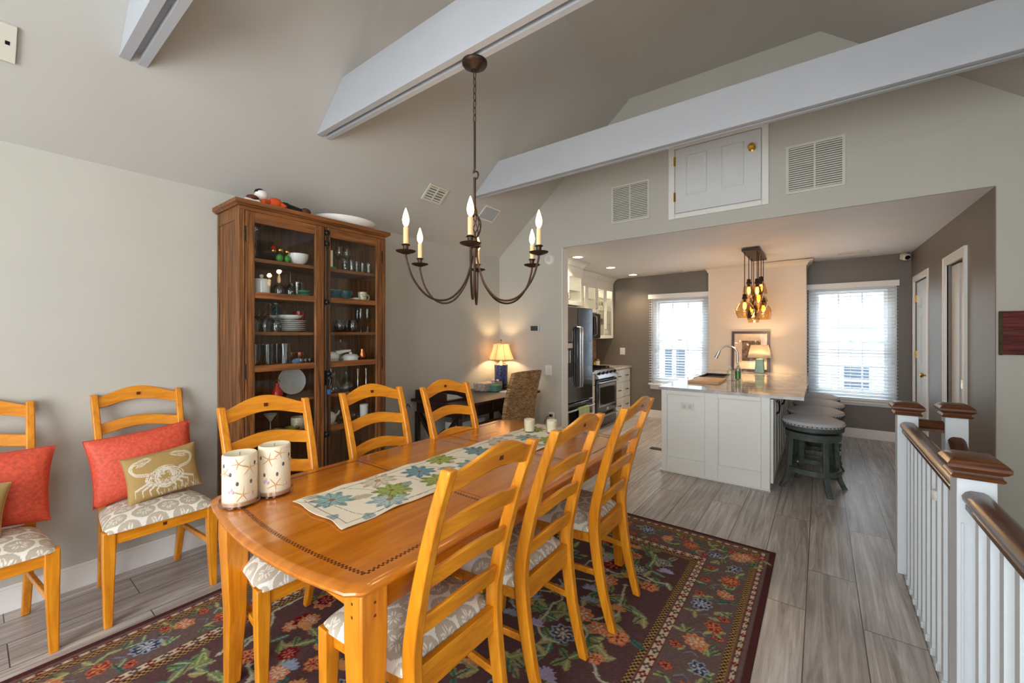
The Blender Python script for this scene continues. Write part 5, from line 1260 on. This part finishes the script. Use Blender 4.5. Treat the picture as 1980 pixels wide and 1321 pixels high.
single('power_cable', MB().tube([(p.x, p.y, p.z) for p in spine(6, [(-3.27, 2.66, .66), (-3.262, 2.62, .70), (-3.262, 2.60, .6), (-3.262, 2.60, .35), (-3.262, 2.63, .12), (-3.25, 2.72, .01)])], .004, 6), 'cordm', 'thin black cord hanging down the left wall beside the desk', 'cord')
single('power_cable', MB().tube([(p.x, p.y, p.z) for p in spine(6, [(-3.24, 3.28, .60), (-3.262, 3.22, .42), (-3.262, 3.05, .33), (-3.262, 2.85, .26), (-3.262, 2.7, .12)])], .004, 6), 'cordm', 'black cord drooping across the wall under the desk', 'cord')
single('storage_box', bx(-3.235, -3.05, 3.10, 3.55, .0, .45), 'paper', 'pale box standing on the floor under the dark desk', 'box', bev=.006)
# woven chair
wc = thing('woven_chair', 'woven rattan parsons chair with curved back pushed up to the dark desk', 'chair', (-2.62, 3.34, 0))
n = 14; rings = []
for i in range(n+1):
    t = i/n; z = .40+.62*t; x = -2.395+.02*t+.075*math.sin(t*1.35)**2-.03*math.sin(PI*t)
    w = .25+.012*math.sin(PI*t)-.012*t; r_ = []
    for k in range(13):
        y = -w+2*w*k/12; crv = -.020*(1-(y/w)**2)*0+.018*(abs(y)/w)**2*-1; r_.append((x+.020+crv, 3.34+y, z+(0 if i < n else .010*(1-(y/w)**4))))
    for k in range(12, -1, -1):
        y = -w+2*w*k/12; crv = .018*(abs(y)/w)**2*-1; r_.append((x-.022+crv, 3.34+y, z+(0 if i < n else .010*(1-(y/w)**4))))
    rings.append(r_)
part('backrest', MB().loft(rings), 'rattan', wc, bev=.006)
part('seat', bx(-2.87, -2.40, 3.10, 3.58, .36, .47), 'rattan', wc, bev=.02)
for (x, y) in ((-2.85, 3.12), (-2.85, 3.56), (-2.405, 3.12), (-2.405, 3.56)):
    part('leg', bx(x-.022, x+.022, y-.022, y+.022, 0, .37), 'rattan', wc, bev=.004)
# ================================================================ KITCHEN, LEFT SIDE
def frame_door(y0, y1, z0, z1, x, mat='white', fw=.055):
    """shaker door seen from +X: frame and recessed field"""
    m = MB().box(x, x+.014, y0, y1, z0, z1)
    for a in ((y0, y0+fw, z0, z1), (y1-fw, y1, z0, z1), (y0+fw, y1-fw, z0, z0+fw), (y0+fw, y1-fw, z1-fw, z1)): m.box(x+.013, x+.021, *a)
    return m
def pull(m, x, y, z, L, vert=False):
    if vert: return m.tube([(x, y, z-L/2), (x+.022, y, z-L/2+.012), (x+.027, y, z), (x+.022, y, z+L/2-.012), (x, y, z+L/2)], .0055, 8)
    return m.tube([(x, y-L/2, z), (x+.022, y-L/2+.012, z), (x+.027, y, z), (x+.022, y+L/2-.012, z), (x, y+L/2, z)], .0055, 8)
CT = .845
# refrigerator
FX = -2.46
fg = thing('refrigerator', 'black stainless french-door refrigerator just inside the kitchen opening', 'refrigerator', (-2.85, 4.63, 0))
part('body', bx(-3.255, FX-.06, 4.235, 5.095, .03, 1.725), 'blk', fg, bev=.006)
for (a, b) in ((4.235, 4.662), (4.668, 5.095)):
    d = part('door', bx(FX-.058, FX, a, b, .535, 1.735), 'blackss', fg, bev=.012)
    yy = 4.635 if a < 4.3 else 4.695
    part('handle', MB().tube([(FX-.002, yy, .72), (FX+.045, yy, .73), (FX+.05, yy, .80), (FX+.05, yy, 1.40), (FX+.045, yy, 1.47), (FX-.002, yy, 1.48)], .013, 10), 'steel', d)
    if a < 4.3:
        part('dispenser', MB().box(FX-.004, FX+.006, 4.34, 4.53, .86, 1.30), 'blk', d, bev=.004)
        part('dispenser_trim', MB().box(FX+.004, FX+.010, 4.36, 4.51, 1.22, 1.28).box(FX+.004, FX+.012, 4.375, 4.40, 1.04, 1.19).box(FX+.004, FX+.012, 4.43, 4.455, 1.04, 1.19), 'steel', d)
dr = part('freezer_drawer', bx(FX-.058, FX, 4.235, 5.095, .07, .525), 'blackss', fg, bev=.012)
part('handle', MB().tube([(FX-.002, 4.29, .455), (FX+.05, 4.30, .455), (FX+.055, 4.36, .455), (FX+.055, 4.97, .455), (FX+.05, 5.03, .455), (FX-.002, 5.04, .455)], .012, 10), 'steel', dr)
tw = MB(); pr = [(FX+.038, .12), (FX+.040, .30), (FX+.038, .44), (FX+.044, .468), (FX+.056, .476), (FX+.068, .468), (FX+.074, .43), (FX+.072, .25), (FX+.076, .10)]
rings = []
for i in range(9):
    y = 4.56+.28*i/8; wv = .004*math.sin(i*1.9); rings.append([(x+wv, y, z) for x, z in pr]+[(x-.004+wv, y, z) for x, z in reversed(pr)])
t = thing('dish_towel', 'pale green striped towel hanging over the freezer drawer handle', 'towel', (FX+.055, 4.70, .10))
part('cloth', MB().loft(rings), 'towel', t)
st = MB()
for k in range(6): y = 4.585+.045*k; st.box(FX+.0775, FX+.0805, y, y+.008, .105, .44)
part('stripe', st, plain('towel_stripe_white', (226, 228, 206), .9), t)
# narrow base cabinet between refrigerator and range, and base drawers by the window
BX = -2.62
def base_cab(label, y0, y1, cols, rows):
    t = thing('base_cabinet', label, 'cabinet', ((BX-3.26)/2, (y0+y1)/2, 0))
    part('body', MB().box(-3.26, BX-.02, y0, y1, .09, CT-.03).box(-3.26, BX-.08, y0, y1, 0, .09), 'white', t)
    for c in range(cols):
        a = y0+(y1-y0)*c/cols+.006; b = y0+(y1-y0)*(c+1)/cols-.006
        for (z0, z1) in rows:
            d = part('drawer', frame_door(a, b, z0, z1, BX-.02, fw=.03), 'white', t, bev=.001)
            part('pull', pull(MB(), BX, (a+b)/2, (z0+z1)/2, .10), 'blk', d)
    return t
base_cab('narrow white cabinet between the refrigerator and the range', 5.105, 5.495, 1, ((.10, .40), (.41, .64), (.65, .80)))
base_cab('white drawer cabinet right of the range, under the counter end', 6.225, 6.875, 2, ((.10, .34), (.35, .59), (.60, .80)))
single('kitchen_countertop', bx(-3.262, BX+.025, 6.222, 6.895, CT-.03, CT), 'quartz', 'pale stone countertop right of the range against the back wall', 'countertop', bev=.004)
single('kitchen_countertop', bx(-3.262, BX+.025, 5.102, 5.496, CT-.03, CT), 'quartz', 'narrow pale stone countertop between refrigerator and range', 'countertop', bev=.004)
single('backsplash', bx(-3.272, -3.264, 5.10, 6.895, CT, 1.33), 'tile', 'tan mosaic tile backsplash behind the range', 'backsplash')
# range
rg = thing('kitchen_range', 'black and stainless gas range with window oven door', 'range', (-2.93, 5.86, 0)); RX = -2.60; y0, y1 = 5.50, 6.22
part('body', bx(-3.25, RX-.03, y0, y1, .02, CT-.02), 'blk', rg, bev=.003)
part('cooktop', bx(-3.25, RX-.04, y0, y1, CT-.02, CT+.012), 'blk', rg, bev=.004)
gm = MB()
for k in range(5):
    y = y0+.08+k*.14; gm.box(-3.15, RX-.08, y-.006, y+.006, CT+.025, CT+.040)
for x in (-3.13, -2.95, -2.78): gm.box(x-.006, x+.006, y0+.05, y1-.05, CT+.025, CT+.040)
for x in (-3.13, -2.70):
    for y in (y0+.06, (y0+y1)/2, y1-.06): gm.box(x-.008, x+.008, y-.008, y+.008, CT+.01, CT+.03)
part('grate', gm, 'blk', rg)
cp = part('control_panel', MB().prism([(RX-.04, CT+.012), (RX+.035, CT-.085), (RX+.035, CT-.11), (RX-.04, CT-.11)], y0, y1, 'Y'), 'steel', rg, bev=.003)
Kd = Matrix.Rotation(math.radians(38), 4, 'Y')
for k in range(5):
    y = y0+.08+(y1-y0-.16)*k/4
    kb = MB().lathe([(.024, 0), (.024, .006), (.018, .010), (.017, .034), (.002, .036)], (0, 0, 0), 16).xf(Matrix.Translation((RX+.002, y, CT-.040)) @ Matrix.Rotation(math.radians(52), 4, 'Y'))
    part('knob', kb, 'blk', rg)
od = part('oven_door', bx(RX-.03, RX+.012, y0+.01, y1-.01, .22, .71), 'blackss', rg, bev=.006)
part('door_trim', MB().box(RX+.012, RX+.017, y0+.05, y1-.05, .31, .335).box(RX+.012, RX+.017, y0+.05, y1-.05, .60, .64).box(RX+.012, RX+.017, y0+.05, y0+.09, .31, .64).box(RX+.012, RX+.017, y1-.09, y1-.05, .31, .64), 'steel', od)
part('window', bx(RX+.010, RX+.015, y0+.09, y1-.09, .335, .60), 'darkglass', od)
part('handle', MB().tube([(RX+.01, y0+.05, .675), (RX+.055, y0+.06, .678), (RX+.055, y1-.06, .678), (RX+.01, y1-.05, .675)], .012, 10), 'steel', od)
part('badge', bx(RX+.012, RX+.016, (y0+y1)/2-.045, (y0+y1)/2+.045, .245, .285), 'steel', od)
wd = part('warming_drawer', bx(RX-.03, RX+.008, y0+.01, y1-.01, .03, .21), 'blackss', rg, bev=.005)
part('handle', MB().tube([(RX+.005, y0+.05, .175), (RX+.045, y0+.06, .177), (RX+.045, y1-.06, .177), (RX+.005, y1-.05, .175)], .011, 10), 'steel', wd)
# microwave
mw = thing('microwave', 'black over-the-range microwave under the white wall cabinets', 'microwave', (-3.05, 5.86, 1.32))
part('body', bx(-3.262, -2.88, 5.51, 6.215, 1.32, 1.72), 'blk', mw, bev=.004)
dd = part('door', bx(-2.88, -2.862, 5.51, 6.03, 1.325, 1.715), 'blackss', mw, bev=.003)
part('window', bx(-2.863, -2.859, 5.57, 5.97, 1.40, 1.66), 'darkglass', dd)
part('handle', MB().tube([(-2.862, 6.0, 1.37), (-2.83, 6.0, 1.39), (-2.83, 6.0, 1.66), (-2.862, 6.0, 1.68)], .009, 8), 'steel', dd)
part('keypad', bx(-2.88, -2.864, 6.04, 6.21, 1.33, 1.71), 'darkglass', mw)
# wall cabinets with glass doors
def upper(label, x, y0, y1, z0, z1, n, shelves):
    t = thing('wall_cabinet', label, 'cabinet', ((x-3.262)/2, (y0+y1)/2, z0))
    m = MB().box(-3.262, x-.02, y0, y0+.018, z0, z1).box(-3.262, x-.02, y1-.018, y1, z0, z1).box(-3.262, x-.02, y0, y1, z0, z0+.018).box(-3.262, x-.02, y0, y1, z1-.018, z1)
    part('body', m, 'white', t)
    part('inside_back', bx(-3.26, -3.254, y0+.018, y1-.018, z0+.018, z1-.018), 'cabin', t)
    for z in shelves: part('glass_shelf', bx(-3.25, x-.03, y0+.02, y1-.02, z, z+.008), 'glassware', t)
    part('bottom_rail', bx(x-.022, x-.001, y0, y1, z1-.004, z1+.028), 'white', t)
    w = (y1-y0)/n
    for k in range(n):
        a, b = y0+w*k+.003, y0+w*(k+1)-.003; fw = .05; z0a, z1a = z0+.003, z1-.003
        m = MB().box(x-.02, x, a, a+fw, z0a, z1a).box(x-.02, x, b-fw, b, z0a, z1a).box(x-.02, x, a+fw, b-fw, z0a, z0a+fw).box(x-.02, x, a+fw, b-fw, z1a-fw, z1a)
        d = part('door', m, 'white', t, bev=.002)
        part('pane', bx(x-.012, x-.009, a+fw, b-fw, z0a+fw, z1a-fw), 'glass', d)
        yy = b-.02 if k % 2 == 0 and n > 1 else a+.02
        part('pull', pull(MB(), x, yy, z0+.11, .09, True), 'steel', d)
    pk_ = part('puck_light', MB().lathe([(.03, 0), (.03, -.012), (.001, -.013)], ((x-3.25)/2, (y0+y1)/2, z1-.018), 16), 'can', t)
    pl_ = point('puck_lamp', (0, 0, 0), 2.2, (1, .86, .66), .03); pl_.parent = t; pl_.location = (0, 0, z1-z0-.07)
    zc = kc(x, y1)
    part('crown_moulding', crown(MB().box(-3.262, x, y0, y1, z1+.004, zc-.002), [(x, y0, 1, 0), (x, y1, 1, 1 if y1 < 6 else 0), (-3.262, y1, 0, 1 if y1 < 6 else 0)], zc-.002, .075), 'white', t)
    return t
upper('deep white glass-door wall cabinet above the refrigerator', -2.62, 4.235, 5.125, 1.775, 2.21, 2, (1.97,))
upper('white glass-door wall cabinet above the microwave', -2.93, 5.13, 6.215, 1.735, 2.19, 3, (1.95,))
upper('tall white glass-door wall cabinet ending at the back wall', -2.93, 6.22, 6.885, 1.315, 2.19, 2, (1.55, 1.78, 2.0))
row('wall_cabinet_glass', WINE, [(-3.05, 6.35), (-3.05, 6.47), (-3.05, 6.62), (-3.05, 6.74)], 1.788, 'glassware', ('stemmed glass', 'tall wall cabinet'), 'glass', 'glasses in the tall wall cabinet', s=.95, sz=.85)
row('wall_cabinet_tumbler', TUMBLER, [(-3.05, 6.35), (-3.05, 6.46), (-3.05, 6.6), (-3.05, 6.72)], 1.558, 'glassware', ('tumbler', 'tall wall cabinet'), 'glass', 'tumblers in the tall wall cabinet', s=1.0, sz=1.0)
t = thing('spice_jar', 'small jar with golden lid on the counter beside the range', 'jar', (-3.08, 6.55, CT+.0005))
part('jar', MB().lathe([(.04, 0), (.045, .01), (.045, .08), (.03, .09), (.001, .09)], (0, 0, 0), 16), 'ceramic', t, world=False)
part('lid', MB().lathe([(.05, .09), (.05, .115), (.001, .118)], (0, 0, 0), 16), 'brass', t, world=False)
single('spice_jar', MB().lathe([(.035, 0), (.038, .01), (.038, .07), (.02, .08), (.001, .08)], (-3.06, 6.35, CT+.0005), 14), 'brass', 'smaller golden jar left of the lidded jar beside the range', 'jar')
t = thing('switch_plate', 'white switch plate on the brown back wall left of the kitchen window', 'light switch', (-2.765, 6.9, 1.09))
part('plate', bx(-.045, .045, -.006, 0, -.06, .06), 'plastic', t, world=False, bev=.002)
part('rocker', MB().box(-.032, -.006, -.010, -.005, -.03, .03).box(.006, .032, -.010, -.005, -.03, .03), 'plastic', t, world=False)
single('floor_register', MB().box(-1.66, -1.44, 4.98, 5.08, 0, .005).box(-1.64, -1.46, 5.0, 5.06, .005, .007), 'iron', 'small brown metal register in the floor left of the island', 'vent')

# ================================================================ ISLAND
IX0, IX1, IY0, IY1, IZ = -1.30, -.355, 4.30, 6.77, .856
il = thing('kitchen_island', 'white panelled kitchen island base running back to the chimney wall', 'island', ((IX0+IX1)/2, (IY0+IY1)/2, 0))
part('body', bx(IX0, IX1, IY0, IY1, 0, IZ-.028), 'white', il)
fp = MB()
PX = ((-1.250, -.891), (-.776, -.425))
ys = IY0-.026
for (a, b) in ((IX0, PX[0][0]), (PX[0][1], PX[1][0]), (PX[1][1], IX1)): fp.box(a, b, ys, IY0, .0, IZ-.028)
for (a, b) in PX: fp.box(a, b, ys, IY0, 0, .15).box(a, b, ys, IY0, .79, IZ-.028)
part('front_panelling', fp, 'white', il, bev=.004)
part('panel_bead', MB().box(PX[0][0], PX[0][1], ys+.002, IY0-.002, .15, .155).box(PX[0][0], PX[0][1], ys+.002, IY0-.002, .785, .79).box(PX[0][0], PX[0][0]+.005, ys+.002, IY0-.002, .155, .785).box(PX[0][1]-.005, PX[0][1], ys+.002, IY0-.002, .155, .785)
     .box(PX[1][0], PX[1][1], ys+.002, IY0-.002, .15, .155).box(PX[1][0], PX[1][1], ys+.002, IY0-.002, .785, .79).box(PX[1][0], PX[1][0]+.005, ys+.002, IY0-.002, .155, .785).box(PX[1][1]-.005, PX[1][1], ys+.002, IY0-.002, .155, .785), 'white', il)
part('shoe_moulding', MB().box(IX0-.014, IX1+.004, ys-.012, ys, 0, .018).box(IX0-.014, IX0, ys, IY1, 0, .018), 'white', il, bev=.004)
for k in range(6):
    a = IY0+.02+k*.32; b = a+.31
    d = part('door', frame_door(a, b, .06, IZ-.045, IX1, fw=.05), 'white', il, bev=.001)
    part('pull', pull(MB(), IX1+.021, (b-.04 if k % 2 == 0 else a+.04), .70, .12, True), 'blk', d)
t = thing('island_outlet', 'white horizontal double outlet on the island front panel', 'outlet', (-1.055, IY0-.0005, .675))
part('plate', bx(-.062, .062, -.006, 0, -.036, .036), 'plastic', t, world=False, bev=.002)
part('socket', MB().box(-.042, -.010, -.009, -.005, -.017, .017).box(.010, .042, -.009, -.005, -.017, .017), 'vent', t, world=False)
# worktop with sink cut-out
SX0, SX1, SY0, SY1 = -1.225, -.945, 5.30, 6.05
cm = MB().box(-1.33, SX0, 4.27, 6.779, IZ-.028, IZ).box(SX1, -.110, 4.27, 6.779, IZ-.028, IZ).box(SX0, SX1, 4.27, SY0, IZ-.028, IZ).box(SX0, SX1, SY1, 6.779, IZ-.028, IZ)
single('island_worktop', cm, 'quartz', 'polished pale grey stone worktop of the kitchen island', 'countertop')
single('kitchen_sink', MB().box(SX0-.004, SX0+.012, SY0, SY1, IZ-.022, IZ+.008).box(SX1-.012, SX1+.004, SY0, SY1, IZ-.022, IZ+.008).box(SX0, SX1, SY0-.004, SY0+.012, IZ-.022, IZ+.008).box(SX0, SX1, SY1-.012, SY1+.004, IZ-.022, IZ+.008).box(SX0, SX1, SY0, SY1, IZ-.026, IZ-.020), 'blk', 'dark undermount sink in the island worktop', 'sink')
t = thing('cutting_board', 'thick pale wooden cutting board on the island beside the sink', 'cutting board', (-1.02, 5.0, IZ+.0005))
part('board', bx(-1.17, -.865, 4.78, 5.285, IZ+.0005, IZ+.026), 'board', t, bev=.005)
# faucet
fa = thing('kitchen_faucet', 'tall gooseneck pull-down faucet beside the island sink', 'faucet', (-.80, 5.62, IZ))
part('base', MB().lathe([(.028, 0), (.028, .010), (.022, .018), (.019, .10), (.016, .11)], (0, 0, 0), 18), 'steel', fa, world=False)
pts = [(0, 0, .10), (0, 0, .285)]+arc((-.105, 0, .285), .105, 0, PI*.83, 14, 'XZ')
part('spout', MB().tube(pts, .0125, 12), 'steel', fa, world=False)
e = Vector(pts[-1]); dv = Vector((-.45, 0, -1)).normalized()
part('spray_head', MB().tube([e, e+dv*.03, e+dv*.055, e+dv*.11], [.0135, .018, .020, .022], 12), 'steel', fa, world=False)
part('lever', MB().tube([(.015, .01, .07), (.05, .02, .085), (.09, .025, .10)], [.008, .006, .005], 8), 'steel', fa, world=False)
def soap(x, y, label, liq, h):
    t = thing('soap_bottle', label, 'soap bottle', (x, y, IZ+.0005))
    part('bottle', MB().lathe([(.032, 0), (.036, .006), (.036, h*.7), (.016, h*.82), (.014, h*.86), (.012, h*.86), (.033, h*.68), (.033, .008), (.001, .007)], (0, 0, 0), 18), 'glassware', t, world=False)
    if liq: part('liquid', MB().lathe([(.031, .009), (.032, h*.5), (.001, h*.5)], (0, 0, 0), 16), liq, t, world=False)
    part('pump', MB().lathe([(.016, h*.86), (.016, h*.92), (.005, h*.93), (.005, h*1.0), (.010, h*1.01), (.001, h*1.03)], (0, 0, 0), 12).tube([(0, 0, h), (-.03, -.01, h)], .004, 6), 'plastic', t, world=False)
soap(-.835, 5.32, 'clear pump soap bottle by the faucet, left of two', None, .16)
soap(-.775, 5.46, 'pump soap bottle with green liquid by the faucet, right of two', 'grass', .20)
# lamp and picture at the far end of the worktop
il2 = thing('table_lamp', 'small sea-green ceramic lamp with lit linen shade on the island', 'lamp', (-.665, 6.55, IZ+.0005))
bs = MB()
for s, z in ((.060, 0), (.058, .01), (.046, .17), (.040, .195), (.014, .20)): bs.v += [(s*a, s*b*.8, z) for a, b in ((-1, -1), (1, -1), (1, 1), (-1, 1))]
bs.f = [(4*i+j, 4*i+(j+1) % 4, 4*i+4+(j+1) % 4, 4*i+4+j) for i in range(4) for j in range(4)]+[(3, 2, 1, 0), (16, 17, 18, 19)]
part('body', bs, 'mint', il2, world=False, bev=.006)
part('neck', MB().tube([(0, 0, .19), (0, 0, .44)], .006, 8), 'brass', il2, world=False)
pr = [(.135, .215), (.098, .385)]
sm = MB(); 
for r, z in pr: sm.v += [(r*a, r*b*.75, z) for a, b in ((-1, -1), (1, -1), (1, 1), (-1, 1))]
sm.f = [(j, (j+1) % 4, 4+(j+1) % 4, 4+j) for j in range(4)]
sh = part('shade', sm, 'drumshade', il2, world=False); md = sh.modifiers.new('t', 'SOLIDIFY'); md.thickness = .002
part('finial', MB().sphere((0, 0, .445), .012, 10, 6), 'brass', il2, world=False)
l = point('island_lamp_bulb', (0, 0, 0), 10, WARM, .03); l.parent = il2; l.location = (0, 0, .31)
pf = thing('framed_picture', 'dark-framed matted print leaning on the chimney wall behind the lamp', 'picture', (-.80, 6.72, IZ+.0005))
Rl = Matrix.Rotation(-.08, 4, 'X')
def leanpart(nm, m, mt): return part(nm, m.xf(Rl), mt, pf, world=False)
w2, hh = .238, .575
leanpart('frame', MB().box(-w2, -w2+.035, -.012, .010, 0, hh).box(w2-.035, w2, -.012, .010, 0, hh).box(-w2, w2, -.012, .010, 0, .035).box(-w2, w2, -.012, .010, hh-.035, hh), 'darkframe')
leanpart('mat_board', bx(-w2+.03, w2-.03, -.002, .004, .03, hh-.03), 'matb')
leanpart('print', bx(-.105, .13, -.0045, -.002, .15, .44), 'art')
leanpart('glazing', bx(-w2+.03, w2-.03, -.008, -.0065, .03, hh-.03), 'picglass')
# small hooks on the chimney's side
single('tieback_hook', MB().tube(arc((-.15, 6.84, 1.70), .02, -PI/2, PI/2, 6, 'XZ'), .004, 6), 'steel', 'upper small metal hook on the side of the chimney wall', 'hook')
single('tieback_hook', MB().tube(arc((-.15, 6.84, 1.03), .02, -PI/2, PI/2, 6, 'XZ'), .004, 6), 'steel', 'lower small metal hook on the side of the chimney wall', 'hook')

# ================================================================ STOOLS
def make_stool():
    t = thing('swivel_stool', 'grey upholstered backless swivel stool nearest the camera at the island', 'stool', (0, 0, 0), 0, 'swivel stools at the island')
    R = .232
    part('seat_cushion', MB().lathe([(R-.01, .575), (R, .585), (R+.006, .60), (R-.004, .618), (R-.05, .636), (R-.12, .648), (.001, .652)], (0, 0, 0), 40), 'linen', t, world=False)
    nm = MB()
    for k in range(44):
        a = 2*PI*k/44; nm.sphere(((R+.002)*math.cos(a), (R+.002)*math.sin(a), .588), .0055, 6, 4)
    part('nailhead_trim', nm, 'nail', t, world=False)
    part('seat_frame', MB().lathe([(R-.02, .535), (R-.006, .54), (R-.004, .575), (.01, .576)], (0, 0, 0), 36), 'stoolwood', t, world=False)
    part('swivel_ring', MB().lathe([(.10, .52), (.19, .522), (.19, .534), (.1, .536)], (0, 0, 0), 30), 'blk', t, world=False)
    part('apron_ring', MB().lathe([(R-.055, .455), (R-.028, .455), (R-.022, .515), (R-.055, .518)], (0, 0, 0), 36), 'stoolwood', t, world=False)
    for k in range(4):
        a = math.radians(28+90*k); c, s = math.cos(a), math.sin(a)
        P = spine(5, [(.185, 0, .505), (.190, 0, .35), (.200, 0, .18), (.222, 0, .08), (.262, 0, 0)])
        ring = []
        for i, p in enumerate(P):
            w = .021; d = .017
            ring.append([(c*(p.x+du)-s*dv, s*(p.x+du)+c*dv, p.z) for du, dv in ((-d, -w), (d, -w), (d, w), (-d, w))])
        part('leg', MB().loft(ring), 'stoolwood', t, bev=.003, world=False)
    m = MB(); rf = .198
    n = 40; r0 = [[((rf+dr)*math.cos(2*PI*i/n), (rf+dr)*math.sin(2*PI*i/n), z) for dr, z in ((-.010, .155), (.010, .155), (.010, .20), (-.010, .20))] for i in range(n)]
    m.loft(r0, closed=True); part('foot_ring', m, 'stoolwood', t, bev=.002, world=False)
    part('screw_cap', MB().sphere((-.19*math.cos(.9), .19*math.sin(.9), .178), .008, 8, 6), 'plastic', t, world=False)
    return t
st0 = make_stool(); st0.location = (-.055, 4.62, 0)
dup(st0, (-.04, 5.21, 0), .1, 'grey upholstered swivel stool, second from the camera at the island')
dup(st0, (-.02, 5.80, 0), .3, 'grey upholstered swivel stool, third from the camera at the island')
dup(st0, (-.04, 6.38, 0), .5, 'grey upholstered swivel stool, farthest from the camera, nearest the window')

# ================================================================ BLINDS
def blinds(label, x0, x1, z0, z1, y):
    t = thing('window_blind', label, 'blinds', ((x0+x1)/2, y-.04, z0))
    part('valance', MB().box(x0-.01, x1+.01, y-.085, y-.072, z1-.075, z1).box(x0-.01, x0, y-.072, y-.017, z1-.075, z1).box(x1, x1+.01, y-.072, y-.017, z1-.075, z1).box(x0, x1, y-.07, y-.02, z1-.05, z1-.005), 'trim', t, bev=.002)
    m = MB(); z = z1-.10; k = 0
    while z > z0+.05:
        m.loft([[(x, y-.070, z-.004), (x, y-.045, z+.0015), (x, y-.020, z+.003), (x, y-.020, z+.0055), (x, y-.045, z+.004), (x, y-.070, z-.0015)] for x in (x0, x1)]); z -= .0425
    part('slats', m, 'slat', t)
    part('bottom_rail', bx(x0, x1, y-.070, y-.020, z0, z0+.018), 'trim', t, bev=.003)
    for f in (.10, .5, .90):
        x = x0+(x1-x0)*f; part('ladder_cord', MB().tube([(x, y-.071, z0+.01), (x, y-.071, z1-.06)], .0012, 5).tube([(x, y-.019, z0+.01), (x, y-.019, z1-.06)], .0012, 5), 'plastic', t)
    part('pull_cord', MB().tube([(x1-.06, y-.078, z1-.07), (x1-.06, y-.078, z0+.55)], .002, 6).lathe([(.006, 0), (.008, -.03), (.003, -.04)], (x1-.06, y-.078, z0+.56), 8), 'plastic', t)
blinds('white slatted blind over the left kitchen window, between brown wall and chimney', -2.280, -1.372, .545, 2.045, 6.9)
blinds('white slatted blind over the right kitchen window, behind the stools', -.145, .795, .475, 2.085, 7.2)
# ================================================================ STAIR RAILING
RC = .405   # centre line of the railing
def capm(m, x, y, z, hw):
    prof = [(0, .0), (.012, .002), (.016, .010), (.010, .016), (.008, .024), (.018, .030), (.026, .040), (.026, .050), (.018, .060), (.006, .070), (-.004, .074)]
    return m.loft([[(x-hw-o, y-hw-o, z+h), (x+hw+o, y-hw-o, z+h), (x+hw+o, y+hw+o, z+h), (x-hw-o, y+hw+o, z+h)] for o, h in prof])
def newel(label, x, y, z0, zt=.925, hw=.045):
    t = thing('newel_post', label, 'post', (x, y, z0), 0, 'stair newel posts')
    part('post', bx(x-hw, x+hw, y-hw, y+hw, z0, zt), 'railwhite', t, bev=.003)
    part('cap', capm(MB(), x, y, zt, hw), 'railx', t)
    return t
n1 = newel('white stair newel post nearest the camera, moulded brown wooden cap', RC, 2.008, 0.0)
part('panel_bead', MB().box(RC-.036, RC-.030, 1.957, 1.963, .03, .78), 'railwhite', n1)
newel('white stair newel post beyond, at the far corner of the railing', RC, 3.314, 0.0)
newel('white stair newel post at the far right, by the doorway', .600, 3.314, -.2, zt=.935)
def railprof(zt):
    return [(-.026, zt-.062), (-.026, zt-.048), (-.022, zt-.044), (-.033, zt-.032), (-.035, zt-.020), (-.026, zt-.006), (-.014, zt), (.014, zt), (.026, zt-.006), (.035, zt-.020), (.033, zt-.032), (.022, zt-.044), (.026, zt-.048), (.026, zt-.062)]
def rail(label, p0, p1, axis='Y', zt=.888, z1=None):
    m = MB(); r = []
    for q, z in ((p0, zt), (p1, zt if z1 is None else z1)):
        r.append([((q[0]+u, q[1], h) if axis == 'Y' else (q[0], q[1]+u, h)) for u, h in railprof(z)])
    return single('handrail', m.loft(r), 'rail' if axis == 'Y' else 'railx', label, 'handrail')
rail('brown wooden handrail from the nearest post to the far corner post', (RC, 2.054), (RC, 3.268))
rail('brown wooden handrail running from the nearest post towards the camera', (RC, .10), (RC, 1.962))
rail('short brown wooden handrail between the two far stair posts', (.451, 3.314), (.554, 3.314), 'X', zt=.905)
rail('rounded wooden handrail going down the stairs from the far right post', (.600, 3.268), (.600, 1.2), zt=.83, z1=-.50)
def baluster(x, y, lab, first=[None]):
    if first[0] is None:
        t = thing('baluster', lab, 'baluster', (x, y, 0), 0, 'white balusters of the stair railing')
        part('shaft', bx(-.016, .016, -.016, .016, .012, .827), 'railwhite', t, world=False)
        part('base_block', bx(-.022, .022, -.022, .022, .0, .030), 'railwhite', t, world=False)
        first[0] = t
    else: dup(first[0], (x, y, 0), 0, lab)
for k in range(11): baluster(RC, 2.13+.1035*k, 'square white baluster, %s beyond the nearest brown-capped newel post' % ORD[k])
for k in range(15): baluster(RC, 1.885-.1085*k, 'square white baluster, %s on the camera side of the nearest newel post' % ORD[k])
single('baluster_collar', MB().lathe([(.026, 0), (.03, .006), (.03, .034), (.026, .04)], (RC, 2.455, .70), 16), 'plastic', 'small white child-latch collar on a baluster just beyond the nearest post', 'collar')
